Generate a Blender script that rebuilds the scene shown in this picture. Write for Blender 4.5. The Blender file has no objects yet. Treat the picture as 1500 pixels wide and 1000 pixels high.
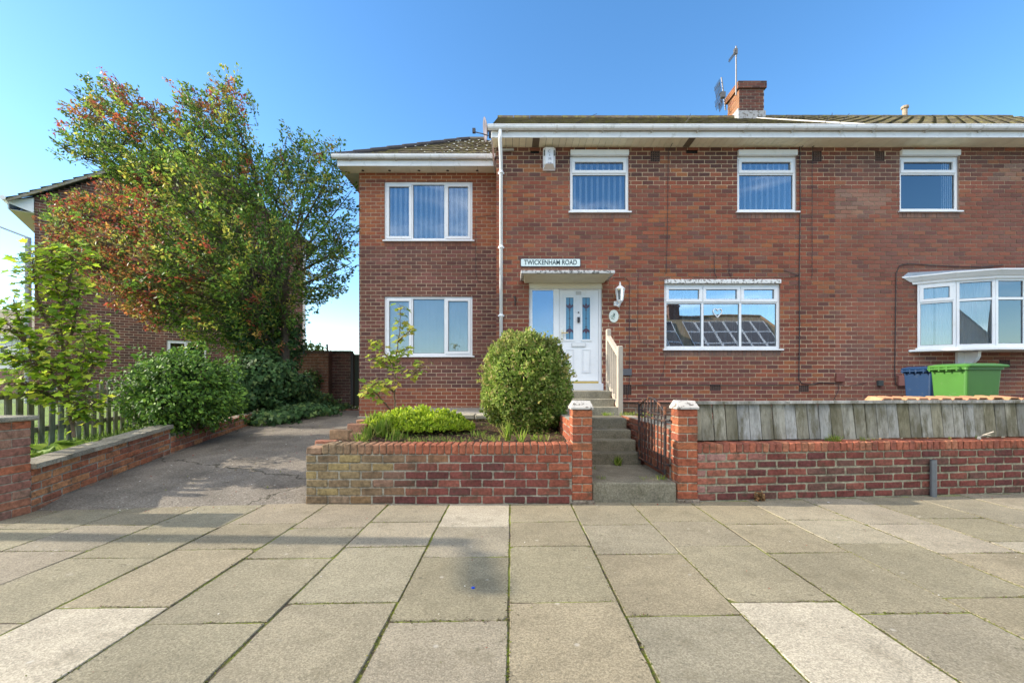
import bpy, math, random
import numpy as np
from mathutils import Vector, Matrix, noise
random.seed(7); np.random.seed(7)
R = math.radians
C = bpy.context.scene.collection
scene = bpy.context.scene
F = 660.0; CH = 1.28
def X(px, D): return (px-750)*D/F
def Z(py, D): return CH+(562-py)*D/F
def rnd(a, b): return random.uniform(a, b)
def mixc(a, b, t): return tuple(a[i]*(1-t)+b[i]*t for i in range(3))
def vary(c, a, b):
    f=random.uniform(a,b); return tuple(q*f for q in c)
def nz(x, y, z=0, s=1.0): return noise.noise(Vector((x*s, y*s, z*s)))

# ------------------------------------------------------------------ materials
MATS = {}
def mat(name, rough=.8, n_amp=.25, n_scale=12, n2_amp=0, n2_scale=2.0, bump=.3, b_scale=None, b_dist=.004,
        metal=0, transl=0, spec=.5, stain=None, stain_scale=3, stain_lo=.55, stain_hi=.75, stretch=(1,1,1), coat=0, crack=0):
    if name in MATS: return MATS[name]
    m = bpy.data.materials.new(name); MATS[name] = m
    m.use_nodes = True; nt = m.node_tree; N = nt.nodes; L = nt.links
    p = N['Principled BSDF']; out = N['Material Output']
    at = N.new('ShaderNodeAttribute'); at.attribute_name = 'col'
    geo = N.new('ShaderNodeNewGeometry')
    mp = N.new('ShaderNodeMapping'); mp.inputs['Scale'].default_value = stretch
    L.new(geo.outputs['Position'], mp.inputs['Vector'])
    cur = at.outputs['Color']
    def nzn(sc, det=4, ro=.6):
        n = N.new('ShaderNodeTexNoise'); n.inputs['Scale'].default_value = sc
        n.inputs['Detail'].default_value = det; n.inputs['Roughness'].default_value = ro
        L.new(mp.outputs[0], n.inputs['Vector']); return n
    def mulby(cur, n, amp):
        r = N.new('ShaderNodeMapRange'); r.inputs['From Min'].default_value = .25; r.inputs['From Max'].default_value = .75
        r.inputs['To Min'].default_value = 1-amp; r.inputs['To Max'].default_value = 1+amp
        L.new(n.outputs['Fac'], r.inputs['Value'])
        v = N.new('ShaderNodeVectorMath'); v.operation = 'SCALE'
        L.new(cur, v.inputs[0]); L.new(r.outputs[0], v.inputs['Scale']); return v.outputs[0]
    n1 = nzn(n_scale)
    if n_amp: cur = mulby(cur, n1, n_amp)
    if n2_amp: cur = mulby(cur, nzn(n2_scale), n2_amp)
    if stain:
        sn = nzn(stain_scale, 6, .7)
        r = N.new('ShaderNodeMapRange'); r.inputs['From Min'].default_value = stain_lo; r.inputs['From Max'].default_value = stain_hi
        r.inputs['To Max'].default_value = stain[3]
        L.new(sn.outputs['Fac'], r.inputs['Value'])
        mx = N.new('ShaderNodeMix'); mx.data_type = 'RGBA'
        L.new(r.outputs[0], mx.inputs['Factor']); L.new(cur, mx.inputs['A']); mx.inputs['B'].default_value = (*stain[:3], 1)
        cur = mx.outputs['Result']
    if crack:
        vo=N.new('ShaderNodeTexVoronoi'); vo.feature='DISTANCE_TO_EDGE'; vo.inputs['Scale'].default_value=crack
        dn=nzn(3.5,4); va=N.new('ShaderNodeVectorMath'); va.operation='MULTIPLY_ADD'; va.inputs[1].default_value=(.45,.45,0)
        L.new(dn.outputs['Color'],va.inputs[0]); L.new(mp.outputs[0],va.inputs[2]); L.new(va.outputs[0],vo.inputs['Vector'])
        r=N.new('ShaderNodeMapRange'); r.inputs['From Min'].default_value=.001; r.inputs['From Max'].default_value=.005; r.inputs['To Min'].default_value=.85; r.inputs['To Max'].default_value=0
        L.new(vo.outputs['Distance'],r.inputs['Value'])
        mx=N.new('ShaderNodeMix'); mx.data_type='RGBA'; L.new(r.outputs[0],mx.inputs['Factor']); L.new(cur,mx.inputs['A']); mx.inputs['B'].default_value=(.05,.045,.03,1); cur=mx.outputs['Result']
    L.new(cur, p.inputs['Base Color'])
    p.inputs['Roughness'].default_value = rough; p.inputs['Metallic'].default_value = metal
    p.inputs['Specular IOR Level'].default_value = spec
    if coat: p.inputs['Coat Weight'].default_value = coat
    if bump:
        bn = n1 if b_scale is None else nzn(b_scale, 5, .7)
        b = N.new('ShaderNodeBump'); b.inputs['Strength'].default_value = bump; b.inputs['Distance'].default_value = b_dist
        L.new(bn.outputs['Fac'], b.inputs['Height']); L.new(b.outputs[0], p.inputs['Normal'])
    if transl:
        t = N.new('ShaderNodeBsdfTranslucent'); L.new(cur, t.inputs['Color'])
        ms = N.new('ShaderNodeMixShader'); ms.inputs[0].default_value = transl
        L.new(p.outputs[0], ms.inputs[1]); L.new(t.outputs[0], ms.inputs[2]); L.new(ms.outputs[0], out.inputs['Surface'])
    return m
def glass(name, refl=.45, tint=(.95,.97,.98), rough=.0):
    if name in MATS: return MATS[name]
    m = bpy.data.materials.new(name); MATS[name] = m
    m.use_nodes = True; nt = m.node_tree; N = nt.nodes; L = nt.links
    N.remove(N['Principled BSDF']); out = N['Material Output']
    g = N.new('ShaderNodeBsdfGlossy'); g.inputs['Roughness'].default_value = rough; g.inputs['Color'].default_value = (.68,.76,.84,1)
    t = N.new('ShaderNodeBsdfTransparent'); t.inputs['Color'].default_value = (*tint, 1)
    fr = N.new('ShaderNodeLayerWeight'); fr.inputs['Blend'].default_value = .35
    r = N.new('ShaderNodeMapRange'); r.inputs['To Min'].default_value = refl; r.inputs['To Max'].default_value = 1
    L.new(fr.outputs['Fresnel'], r.inputs['Value'])
    nn = N.new('ShaderNodeTexNoise'); nn.inputs['Scale'].default_value = 1.3; nn.inputs['Detail'].default_value = 1
    geo = N.new('ShaderNodeNewGeometry'); L.new(geo.outputs['Position'], nn.inputs['Vector'])
    b = N.new('ShaderNodeBump'); b.inputs['Strength'].default_value = .12; b.inputs['Distance'].default_value = .01
    L.new(nn.outputs['Fac'], b.inputs['Height']); L.new(b.outputs[0], g.inputs['Normal'])
    ms = N.new('ShaderNodeMixShader'); L.new(r.outputs[0], ms.inputs[0]); L.new(t.outputs[0], ms.inputs[1]); L.new(g.outputs[0], ms.inputs[2])
    L.new(ms.outputs[0], out.inputs['Surface'])
    return m
M_BRICK = lambda: mat('brickwork', rough=.9, n_amp=.2, n_scale=45, n2_amp=.16, n2_scale=1.3, bump=.5, b_scale=90, b_dist=.003, spec=.25, stain=(.085,.06,.045,.4), stain_scale=2.6, stain_lo=.5, stain_hi=.78)
M_OLDBRICK = lambda: mat('weathered_brickwork', rough=.95, n_amp=.42, n_scale=30, n2_amp=.22, n2_scale=3.5, bump=1, b_scale=50, b_dist=.009, spec=.2, stain=(.07,.055,.035,.75), stain_scale=9, stain_lo=.52, stain_hi=.7)
M_UPVC = lambda: mat('white_plastic', rough=.32, n_amp=.03, n_scale=3, n2_amp=.06, n2_scale=.8, bump=0, stain=(.45,.43,.36,.35), stain_scale=4, stain_lo=.58, stain_hi=.75)
M_GUTTER = lambda: mat('grimy_white_plastic', rough=.4, n_amp=.06, n_scale=5, n2_amp=.1, n2_scale=1.5, bump=0, stain=(.30,.29,.22,.55), stain_scale=5, stain_lo=.55, stain_hi=.72)
M_PAINT = lambda: mat('flaking_white_paint', rough=.7, n_amp=.06, n_scale=10, bump=.5, b_scale=40, stain=(.15,.13,.11,1), stain_scale=20, stain_lo=.52, stain_hi=.57)
M_CREAM = lambda: mat('cream_boards', rough=.6, n_amp=.08, n_scale=5, n2_amp=.12, n2_scale=1.2, bump=.1)
M_CONC = lambda: mat('rough_concrete', rough=.95, n_amp=.45, n_scale=60, n2_amp=.3, n2_scale=4, bump=1, b_scale=90, b_dist=.008, spec=.2, stain=(.07,.065,.03,.7), stain_scale=6, stain_lo=.55, stain_hi=.75)
M_METAL = lambda: mat('rusty_iron', rough=.6, n_amp=.25, n_scale=40, bump=.5, b_scale=60, stain=(.16,.06,.025,1), stain_scale=9, stain_lo=.5, stain_hi=.6, spec=.4)
M_GREYMETAL = lambda: mat('grey_metal', rough=.45, n_amp=.1, n_scale=20, metal=.4, bump=.1)
M_CABLE = lambda: mat('black_cable', rough=.6, n_amp=.1, n_scale=20, bump=0)
M_SOIL = lambda: mat('garden_soil', rough=1, n_amp=.5, n_scale=18, n2_amp=.35, n2_scale=5, bump=1, b_scale=25, b_dist=.03, spec=.1)
M_TILE = lambda: mat('mossy_roof_tiles', rough=.95, n_amp=.35, n_scale=14, n2_amp=.2, n2_scale=2, bump=.8, b_scale=30, b_dist=.01, spec=.2, stain=(.19,.17,.055,.9), stain_scale=8, stain_lo=.5, stain_hi=.6)
M_LEAF = lambda: mat('leaves', rough=.5, n_amp=.18, n_scale=8, bump=0, transl=.5, spec=.3)
M_IVY = lambda: mat('ivy_leaves', rough=.6, n_amp=.18, n_scale=8, bump=0, transl=.2, spec=.2)
M_BARK = lambda: mat('bark', rough=.95, n_amp=.3, n_scale=25, bump=.8, b_scale=30, b_dist=.01, spec=.2)
M_OLDWOOD = lambda: mat('weathered_boards', rough=.9, n_amp=.22, n_scale=22, n2_amp=.35, n2_scale=5, bump=.8, b_scale=50, b_dist=.006, spec=.2, stretch=(1.6,1.6,.5), stain=(.10,.09,.05,.8), stain_scale=6, stain_lo=.46, stain_hi=.62)
M_NEWWOOD = lambda: mat('pale_timber', rough=.75, n_amp=.15, n_scale=15, bump=.3, stretch=(2,2,.3), spec=.3)
M_PLASTIC = lambda: mat('bin_plastic', rough=.42, n_amp=.08, n_scale=6, bump=.1, b_scale=150, spec=.5, stain=(.3,.32,.26,.22), stain_scale=14, stain_lo=.6, stain_hi=.72)

# ------------------------------------------------------------------ mesh builder
class MB:
    def __init__(s, col=(.5,.5,.5)): s.v=[]; s.f=[]; s.c=[]; s.col=col; s.T=None
    def pt(s, p):
        p = Vector(p)
        if s.T is not None: p = s.T @ p
        s.v.append((p.x,p.y,p.z)); return len(s.v)-1
    def face(s, idx, col=None): s.f.append(tuple(idx)); s.c.append(col or s.col)
    def poly(s, pts, col=None): s.face([s.pt(p) for p in pts], col)
    def box(s, x0,x1,y0,y1,z0,z1, col=None, skip=''):
        P=[s.pt(p) for p in ((x0,y0,z0),(x1,y0,z0),(x1,y1,z0),(x0,y1,z0),(x0,y0,z1),(x1,y0,z1),(x1,y1,z1),(x0,y1,z1))]
        fs={'b':(0,3,2,1),'t':(4,5,6,7),'f':(0,1,5,4),'k':(2,3,7,6),'l':(3,0,4,7),'r':(1,2,6,5)}
        for k,q in fs.items():
            if k not in skip: s.face([P[i] for i in q], col)
    def rbox(s, x0,x1,y0,y1,z0,z1, j=.004, ch=.006, col=None):   # chamfered, slightly irregular block
        def q(x,y,z): return s.pt((x+rnd(-j,j), y+rnd(-j,j), z+rnd(-j,j)))
        c=ch
        rings=[]
        for z,i in ((z0,c),(z0+c,0),(z1-c,0),(z1,c)):
            pts=[(x0+i+ (c if i==0 else 0),y0+i),(x1-i-(c if i==0 else 0),y0+i),(x1-i,y0+i+(c if i==0 else 0)),(x1-i,y1-i-(c if i==0 else 0)),
                 (x1-i-(c if i==0 else 0),y1-i),(x0+i+(c if i==0 else 0),y1-i),(x0+i,y1-i-(c if i==0 else 0)),(x0+i,y0+i+(c if i==0 else 0))]
            rings.append([q(a,b,z) for a,b in pts])
        for a,b in zip(rings,rings[1:]):
            for k in range(8): s.face((a[k],a[(k+1)%8],b[(k+1)%8],b[k]),col)
        s.face(rings[0][::-1],col); s.face(rings[-1],col)
    def prism(s, pts, d, col=None):   # polygon pts (3d), extruded by vector d
        n=len(pts); a=[s.pt(p) for p in pts]; b=[s.pt(Vector(p)+Vector(d)) for p in pts]
        s.face(a[::-1],col); s.face(b,col)
        for i in range(n): s.face((a[i],a[(i+1)%n],b[(i+1)%n],b[i]),col)
    def tube(s, path, r, n=8, col=None, cap=True):
        path=[Vector(p) for p in path]
        if not hasattr(r,'__len__'): r=[r]*len(path)
        rings=[]; up=Vector((0,0,1))
        for i,p in enumerate(path):
            d=(path[min(i+1,len(path)-1)]-path[max(i-1,0)])
            if d.length<1e-6: d=Vector((0,0,1))
            d.normalize()
            a=d.cross(up if abs(d.z)<.9 else Vector((0,1,0))).normalized(); b=a.cross(d)
            rings.append([s.pt(p+(a*math.cos(t)+b*math.sin(t))*r[i]) for t in [2*math.pi*k/n for k in range(n)]])
        for u,w in zip(rings,rings[1:]):
            for k in range(n): s.face((u[k],w[k],w[(k+1)%n],u[(k+1)%n]),col)
        if cap: s.face(rings[0],col); s.face(rings[-1][::-1],col)
    def lathe(s, o, prof, n=16, col=None):   # prof [(r,z)]
        o=Vector(o); rings=[[s.pt(o+Vector((r*math.cos(2*math.pi*k/n), r*math.sin(2*math.pi*k/n), z))) for k in range(n)] for r,z in prof]
        for u,w in zip(rings,rings[1:]):
            for k in range(n): s.face((u[k],u[(k+1)%n],w[(k+1)%n],w[k]),col)
        s.face(rings[0][::-1],col); s.face(rings[-1],col)
    def build(s, name, m, parent=None, smooth=False, bevel=0):
        me=bpy.data.meshes.new(name)
        V=np.array(s.v,dtype=float)
        if parent is not None: o0=wloc(parent)
        else: o0=Vector(((V[:,0].min()+V[:,0].max())/2,(V[:,1].min()+V[:,1].max())/2,V[:,2].min()))
        V=V-np.array(o0)
        me.from_pydata(V.tolist(),[],s.f)
        a=me.attributes.new('col','FLOAT_COLOR','FACE')
        arr=np.ones((len(s.f),4)); arr[:,:3]=np.array(s.c,dtype=float)[:,:3]
        a.data.foreach_set('color',arr.ravel())
        if smooth: me.polygons.foreach_set('use_smooth',[True]*len(me.polygons))
        me.materials.append(m() if callable(m) else m)
        me.update()
        o=bpy.data.objects.new(name,me); C.objects.link(o)
        if parent is not None: o.parent=parent
        else: o.location=o0
        if bevel:
            b=o.modifiers.new('bevel','BEVEL'); b.width=bevel; b.segments=2; b.limit_method='ANGLE'
        return o
def wloc(o):
    v=Vector(o.location)
    while o.parent: o=o.parent; v+=o.location
    return v
def tag(o, label=None, cat=None, group=None, kind=None):
    if label: o['label']=label
    if cat: o['category']=cat
    if group: o['group']=group
    if kind: o['kind']=kind
    return o
def empty(name, loc, label=None, cat=None, group=None):
    o=bpy.data.objects.new(name,None); C.objects.link(o); o.location=loc; o.empty_display_size=.2
    return tag(o,label,cat,group)
def copytree(o, parent=None):
    c=o.copy(); C.objects.link(c)
    if parent is not None: c.parent=parent
    for ch in list(o.children): copytree(ch,c)
    return c

# leaves: many faces fast
def leafmesh(name, P, Nn, T, S, Cc, shape, m, parent=None, fold=.25):
    P=np.asarray(P,float); n=len(P); k=len(shape); shp=np.array(shape,float)
    Nn=Nn/np.maximum(np.linalg.norm(Nn,axis=1,keepdims=True),1e-6)
    T=T-Nn*(Nn*T).sum(1,keepdims=True); T=T/np.maximum(np.linalg.norm(T,axis=1,keepdims=True),1e-6)
    B=np.cross(T,Nn); S=np.asarray(S).reshape(n,1)
    V=np.empty((n,k,3))
    for i,(u,w) in enumerate(shp):
        V[:,i]=P+S*(B*u+T*w+Nn*(fold*abs(u)-.12*w*w))
    if parent is not None: V-=np.array(wloc(parent))
    me=bpy.data.meshes.new(name)
    me.vertices.add(n*k); me.vertices.foreach_set('co',V.ravel())
    me.loops.add(n*k); me.loops.foreach_set('vertex_index',np.arange(n*k,dtype=np.int32))
    me.polygons.add(n); me.polygons.foreach_set('loop_start',np.arange(0,n*k,k,dtype=np.int32))
    try: me.polygons.foreach_set('loop_total',np.full(n,k,dtype=np.int32))
    except Exception: pass
    me.update(calc_edges=True)
    a=me.attributes.new('col','FLOAT_COLOR','FACE'); arr=np.ones((n,4)); arr[:,:3]=Cc; a.data.foreach_set('color',arr.ravel())
    me.materials.append(m() if callable(m) else m)
    o=bpy.data.objects.new(name,me); C.objects.link(o)
    if parent is not None: o.parent=parent
    return o
OVAL=[(0,0),(.22,.2),(.28,.5),(.17,.8),(0,1),(-.17,.8),(-.28,.5),(-.22,.2)]
DIAM=[(0,0),(.26,.45),(0,1),(-.26,.45)]
MAPLE=[(0,0),(.22,.08),(.5,.05),(.38,.3),(.58,.62),(.26,.62),(0,1.05),(-.26,.62),(-.58,.62),(-.38,.3),(-.5,.05),(-.22,.08)]
IVYL=[(0,0),(.35,-.08),(.5,.25),(.25,.5),(0,1),(-.25,.5),(-.5,.25),(-.35,-.08)]
BLADE=[(-.05,0),(.05,0),(.04,.5),(0,1),(-.04,.5)]
def cols(n, pal, w=None, jit=.2):
    pal=np.array(pal); idx=np.random.choice(len(pal),n,p=w)
    return pal[idx]*(1+np.random.uniform(-jit,jit,(n,1)))
def rdir(n):
    a=np.random.normal(size=(n,3)); return a/np.linalg.norm(a,axis=1,keepdims=True)
def blob_points(c, r, n, depth=.35, lump=.18, lscale=2.2, zmin=None, boxy=2.0, seed=0):
    d=rdir(n)
    if boxy!=2.0:
        k=(np.abs(d)**boxy).sum(1,keepdims=True)**(-1/boxy); d2=d*k
    else: d2=d
    lm=np.array([noise.noise(Vector((x*lscale+seed,y*lscale,z*lscale))) for x,y,z in d])
    rad=(1+lump*2*lm[:,None])*(1-depth*np.random.rand(n,1)**1.6)
    P=np.array(c)+d2*rad*np.array(r)
    if zmin is not None:
        k=P[:,2]>zmin; return P[k],d[k]
    return P,d

# ------------------------------------------------------------------ bricks
def rsub(rects, holes):
    for hx0,hx1,hz0,hz1 in holes:
        out=[]
        for x0,x1,z0,z1 in rects:
            if hx1<=x0 or hx0>=x1 or hz1<=z0 or hz0>=z1: out.append((x0,x1,z0,z1)); continue
            if z0<hz0: out.append((x0,x1,z0,hz0))
            if z1>hz1: out.append((x0,x1,hz1,z1))
            a,b=max(z0,hz0),min(z1,hz1)
            if x0<hx0: out.append((x0,hx0,a,b))
            if x1>hx1: out.append((hx1,x1,a,b))
        rects=out
    return rects
RED=[(.27,.080,.046),(.23,.068,.042),(.30,.092,.050),(.175,.058,.040),(.135,.050,.038),(.33,.12,.05),(.24,.092,.058),(.20,.070,.050)]
PURP=[(.14,.060,.048),(.10,.043,.038),(.18,.075,.055),(.21,.09,.062),(.12,.054,.047),(.165,.062,.045)]
ORNG=[(.33,.105,.045),(.27,.082,.04),(.37,.135,.055),(.25,.08,.042)]
def brickface(mb, O, U, W, u0,u1,v0,v1, pal, holes=(), L=.225, H=.083, g=.014, d=.007, jw=.002, je=.001, mort=(.56,.43,.29), hv=None, bond='stretcher', z_off=0, mfun=None):
    """bricks on the plane through O; U along, W outward, v up"""
    O=Vector(O); U=Vector(U); W=Vector(W); Vv=Vector((0,0,1))
    def P(u,v,w): return O+U*u+Vv*v+W*w
    # flip so faces wind outward
    flip=(U.cross(Vv)).dot(W)<0
    def addf(pts,c):
        if flip: pts=pts[::-1]
        mb.poly(pts,c)
    for a,b,c_,e in rsub([(u0,u1,v0,v1)],holes):
        n=max(1,int((b-a)/.35)); nv=max(1,int((e-c_)/.35))
        for k in range(n):
          for k2 in range(nv):
            p,q=a+(b-a)*k/n,a+(b-a)*(k+1)/n; s,t=c_+(e-c_)*k2/nv,c_+(e-c_)*(k2+1)/nv
            mm=.92+.35*nz(p*.9,s*.9,7)+rnd(-.05,.05)
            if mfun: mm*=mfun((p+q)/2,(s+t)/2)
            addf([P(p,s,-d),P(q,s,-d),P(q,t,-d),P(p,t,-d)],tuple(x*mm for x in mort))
    row=0; v=math.floor((v0-z_off)/H)*H+z_off
    while v<v1-.002:
        row=int(round((v-z_off)/H))
        off=(row%2)*L/2
        k=math.floor((u0-off)/L)
        while k*L+off<u1:
            bu0,bu1=k*L+off+g/2,(k+1)*L+off-g/2
            a,b=max(bu0,u0),min(bu1,u1); c_,e=max(v+g/2,v0),min(v+H-g/2,v1)
            k+=1
            if b-a<.02 or e-c_<.01: continue
            col=pal((a+b)/2,(c_+e)/2)
            for x0,x1,z0,z1 in rsub([(a,b,c_,e)],holes):
                if x1-x0<.015 or z1-z0<.01: continue
                w=rnd(-jw,jw); J=lambda: rnd(-je,je)
                q=[(x0+J(),z0+J()),(x1+J(),z0+J()),(x1+J(),z1+J()),(x0+J(),z1+J())]
                fr=[P(x,z,w) for x,z in q]; bk=[P(x,z,-d-.001) for x,z in q]
                addf(fr,col)
                for i in range(4):
                    j=(i+1)%4; addf([bk[i],bk[j],fr[j],fr[i]],col)
        v+=H
def soldier(mb,O,U,W,u0,u1,v0,v1,pal,g=.01,bw=.075,proud=.003,d=.01):
    O=Vector(O); U=Vector(U); W=Vector(W); Vv=Vector((0,0,1)); P=lambda u,v,w: O+U*u+Vv*v+W*w
    u=u0
    while u<u1-.02:
        e=min(u+bw,u1); c=pal((u+e)/2,(v0+v1)/2)
        q=[(u+g/2,v0+g/2),(e-g/2,v0+g/2),(e-g/2,v1-g/2),(u+g/2,v1-g/2)]
        fr=[P(a,b,proud) for a,b in q]; bk=[P(a,b,-d) for a,b in q]; mb.poly(fr,c)
        for i in range(4): mb.poly([bk[i],bk[(i+1)%4],fr[(i+1)%4],fr[i]],c)
        u=e

# ================================================================== HOUSE
YM=8.95; YW=10.05; ZE=5.98      # facade planes, soffit height
def pm(px,py): return X(px,YM), Z(py,YM)
def rm(x0,x1,y0,y1,D=YM): return (X(x0,D),X(x1,D),Z(y1,D),Z(y0,D))   # pixel rect to x0,x1,z0,z1

house=empty('brick_house',(3.0,YM,0),'red brick house with set-back side wing and white front door','house')
nhouse=empty('brick_house',(10.0,YM,0),'attached brick house on the right with white bay window and pantiled roof','house')
PARTY=6.42
def ring(mb,x0,x1,z0,z1,w,y0,y1,col=None):
    mb.box(x0,x1,y0,y1,z1-w,z1,col); mb.box(x0,x1,y0,y1,z0,z0+w,col)
    mb.box(x0,x0+w,y0,y1,z0+w,z1-w,col); mb.box(x1-w,x1,y0,y1,z0+w,z1-w,col)
WHITE=(.78,.79,.80)
def window(root, r, Y, lights, fw=.055, blind=None, sill=True, header=None, tr=None, label=None, gl='window_glass', refl=.19, T=None, bw=.089, bgap=.115):
    """lights: list of (x0,x1,z0,z1,opening) as fractions of the inside of the outer frame"""
    x0,x1,z0,z1=r; yf=Y+.035
    mb=MB(WHITE); mb.T=T
    ring(mb,x0,x1,z0,z1,fw,yf,yf+.07)
    ix0,ix1,iz0,iz1=x0+fw,x1-fw,z0+fw,z1-fw
    W_,H_=ix1-ix0,iz1-iz0
    pane=MB((.5,.6,.7)); pane.T=T
    for (a,b,c,e,op) in lights:
        lx0,lx1,lz0,lz1=ix0+a*W_,ix0+b*W_,iz0+c*H_,iz0+e*H_
        m=.022
        if a>0.001: mb.box(lx0-m,lx0+m,yf+.004,yf+.066,lz0,lz1)
        if c>0.001: mb.box(lx0+(m if a>.001 else 0),lx1-(m if b<.999 else 0),yf+.007,yf+.063,lz0-m,lz0+m)
        gx0=lx0+(m if a>.001 else 0); gx1=lx1-(m if b<.999 else 0); gz0=lz0+(m if c>.001 else 0); gz1=lz1-(m if e<.999 else 0)
        if op: 
            ring(mb,gx0-.012,gx1+.012,gz0-.012,gz1+.012,.058,yf-.014,yf+.05); gx0+=.046;gx1-=.046;gz0+=.046;gz1-=.046
        gk=.012   # dark gasket
        ring(mb,gx0-.003,gx1+.003,gz0-.003,gz1+.003,gk,yf+.018,yf+.04,(.10,.11,.12))
        pane.box(gx0,gx1,yf+.03,yf+.034,gz0,gz1)
    if sill: mb.box(x0-.03,x1+.05,Y-.045,yf+.002,z0-.03,z0-.002,(.80,.81,.82))
    f=mb.build('window',M_UPVC,root,bevel=.004)
    if label: f['label']=label
    pane.build('pane',glass(gl,refl),f)
    if header:
        hb=MB((.72,.72,.70)); hb.T=T; hb.box(x0+.005,x1-.005,Y-.05,Y+.04,z1+.004,z1+header); hb.build('lintel',M_PAINT if header<.095 and label is None else M_UPVC,f,bevel=.008)
    if blind is not None:
        bb=MB(blind); bb.T=T
        x=x0+.04+rnd(0,.03); yb=yf+.078
        while x<x1-.06:
            a=rnd(.3,.45); dx,dy=.026*math.cos(a),.026*math.sin(a)
            if bgap<.1: a=rnd(.1,.35); dx,dy=bw/2*math.cos(a),bw/2*math.sin(a)
            c=x+bw/2
            bb.poly([(c-dx,yb-dy,z0+.03),(c,yb+.006,z0+.03),(c,yb+.006,z1-.03),(c-dx,yb-dy,z1-.03)])
            bb.poly([(c,yb+.006,z0+.03),(c+dx,yb+dy,z0+.03),(c+dx,yb+dy,z1-.03),(c,yb+.006,z1-.03)])
            x+=bgap
        bb.build('blind',mat('blind_fabric',rough=.9,n_amp=.05,n_scale=4,bump=0,transl=.4),f)
    return f
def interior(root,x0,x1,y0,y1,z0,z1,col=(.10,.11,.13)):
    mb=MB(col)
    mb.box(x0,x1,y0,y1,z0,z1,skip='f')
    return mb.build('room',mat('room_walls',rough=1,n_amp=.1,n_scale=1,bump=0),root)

# --- rectangles of the openings (world x0,x1,z0,z1)
w_up1=rm(835,921,229,310); w_up2=rm(1080,1167,229,310); w_up3=rm(1318,1405,229,309)
w_main=rm(973,1143,416,511); doorset=rm(775,882,413,571)
bay_hole=rm(1346,1640,408,506)
def zn(r,t): return (r[0],r[1],r[2]-.002,r[3]+t)
holes_m=[zn(w_up1,.12),zn(w_up2,.12),zn(w_main,.095),(doorset[0],doorset[1],doorset[2],doorset[3])]
holes_n=[zn(w_up3,.12),bay_hole]
vents_m=[rm(953,967,221,237),rm(1190,1204,221,237),rm(1040,1056,563,572),rm(911,925,563,578),rm(1170,1185,564,574),rm(1005,1022,220,225),rm(777,790,221,225),rm(1236,1250,220,225)]
vents_n=[rm(1282,1296,221,236),rm(1464,1480,527,538)]
def pal_main(u,v):
    t=nz(u,v,3,.8)
    r=random.random()
    if v>5.3: base=random.choice(RED if r<.35 else PURP); return mixc(base,(.10,.07,.05),.15)
    if v<1.5 and r<.45: return mixc(random.choice(PURP),(.25,.08,.06),.4)
    if r<.13+.2*max(0,-t): return random.choice([(.13,.055,.045),(.16,.07,.055),(.18,.08,.06)])
    c=random.choice(RED)
    if t>.12 and random.random()<.5: c=mixc(c,(.30,.10,.05),.35)
    if t<-.15: c=mixc(c,(.16,.07,.06),.4)
    return mixc(c,(.215,.070,.043),.3)
def pal_n(u,v):
    c=pal_main(u,v)
    if v>4.6 and nz(u,v,8,1.1)>.15: c=mixc(c,(.42,.34,.26),rnd(.1,.35))
    return mixc(c,(.22,.11,.085),.25)
def pal_wing(u,v):
    if v>4.35 or v<1.22:
        c=random.choice(ORNG) if random.random()<.75 else random.choice(RED)
        if v<1.22: c=mixc(c,(.25,.07,.045),.4)
        return mixc(c,(.28,.10,.06),.35)
    c=random.choice(PURP+[(.22,.085,.07)]); 
    return mixc(c,(.17,.08,.065),.3)
for (root,u0,u1,holes,vents,pal,nm,mo) in ((house,-.31,PARTY,holes_m,vents_m,pal_main,'front_wall',(.58,.44,.29)),(nhouse,PARTY,13.6,holes_n,vents_n,pal_n,'front_wall',(.56,.43,.30))):
    mb=MB((.2,.1,.08))
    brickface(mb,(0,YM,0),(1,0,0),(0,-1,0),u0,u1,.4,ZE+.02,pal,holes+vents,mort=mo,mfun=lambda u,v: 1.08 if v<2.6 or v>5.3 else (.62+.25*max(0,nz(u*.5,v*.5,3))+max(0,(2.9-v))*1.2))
    for h in holes:   # reveals and soldier sill course
        a,b,c,e=h
        for q in ([(a,YM+.006,c),(a,YM+.25,c),(a,YM+.25,e),(a,YM+.006,e)],[(b,YM+.25,c),(b,YM+.006,c),(b,YM+.006,e),(b,YM+.25,e)],[(a,YM+.006,e),(a,YM+.25,e),(b,YM+.25,e),(b,YM+.006,e)],[(a,YM+.25,c),(a,YM+.006,c),(b,YM+.006,c),(b,YM+.25,c)]):
            mb.poly(q,(.3,.2,.16))
    for r_ in (w_up1,w_up2,w_main,w_up3):
        if u0<r_[0]<u1:
            soldier(mb,(0,YM,0),(1,0,0),(0,-1,0),r_[0]-.02,r_[1]+.02,r_[2]-.14,r_[2]-.035,lambda u,v: mixc(random.choice(PURP),(.26,.2,.15),.35))
    wall=mb.build(nm,M_BRICK,root)
    for r_ in vents:
        vb=MB((.13,.085,.07)); a,b,c,e=r_
        vb.box(a,b,YM+.03,YM+.05,c,e,(.02,.018,.016))
        nx=max(2,int((b-a)/.035)); nzv=max(1,int((e-c)/.04))
        if e-c>.08:
            for i in range(nx+1): vb.box(a+(b-a-.012)*i/nx,a+(b-a-.012)*i/nx+.012,YM+.004,YM+.03,c,e)
            for i in range(nzv+1): vb.box(a+.012,b-.012,YM+.006,YM+.028,c+(e-c-.012)*i/nzv,c+(e-c-.012)*i/nzv+.012)
        vb.build('air_brick',M_BRICK,root)
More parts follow.
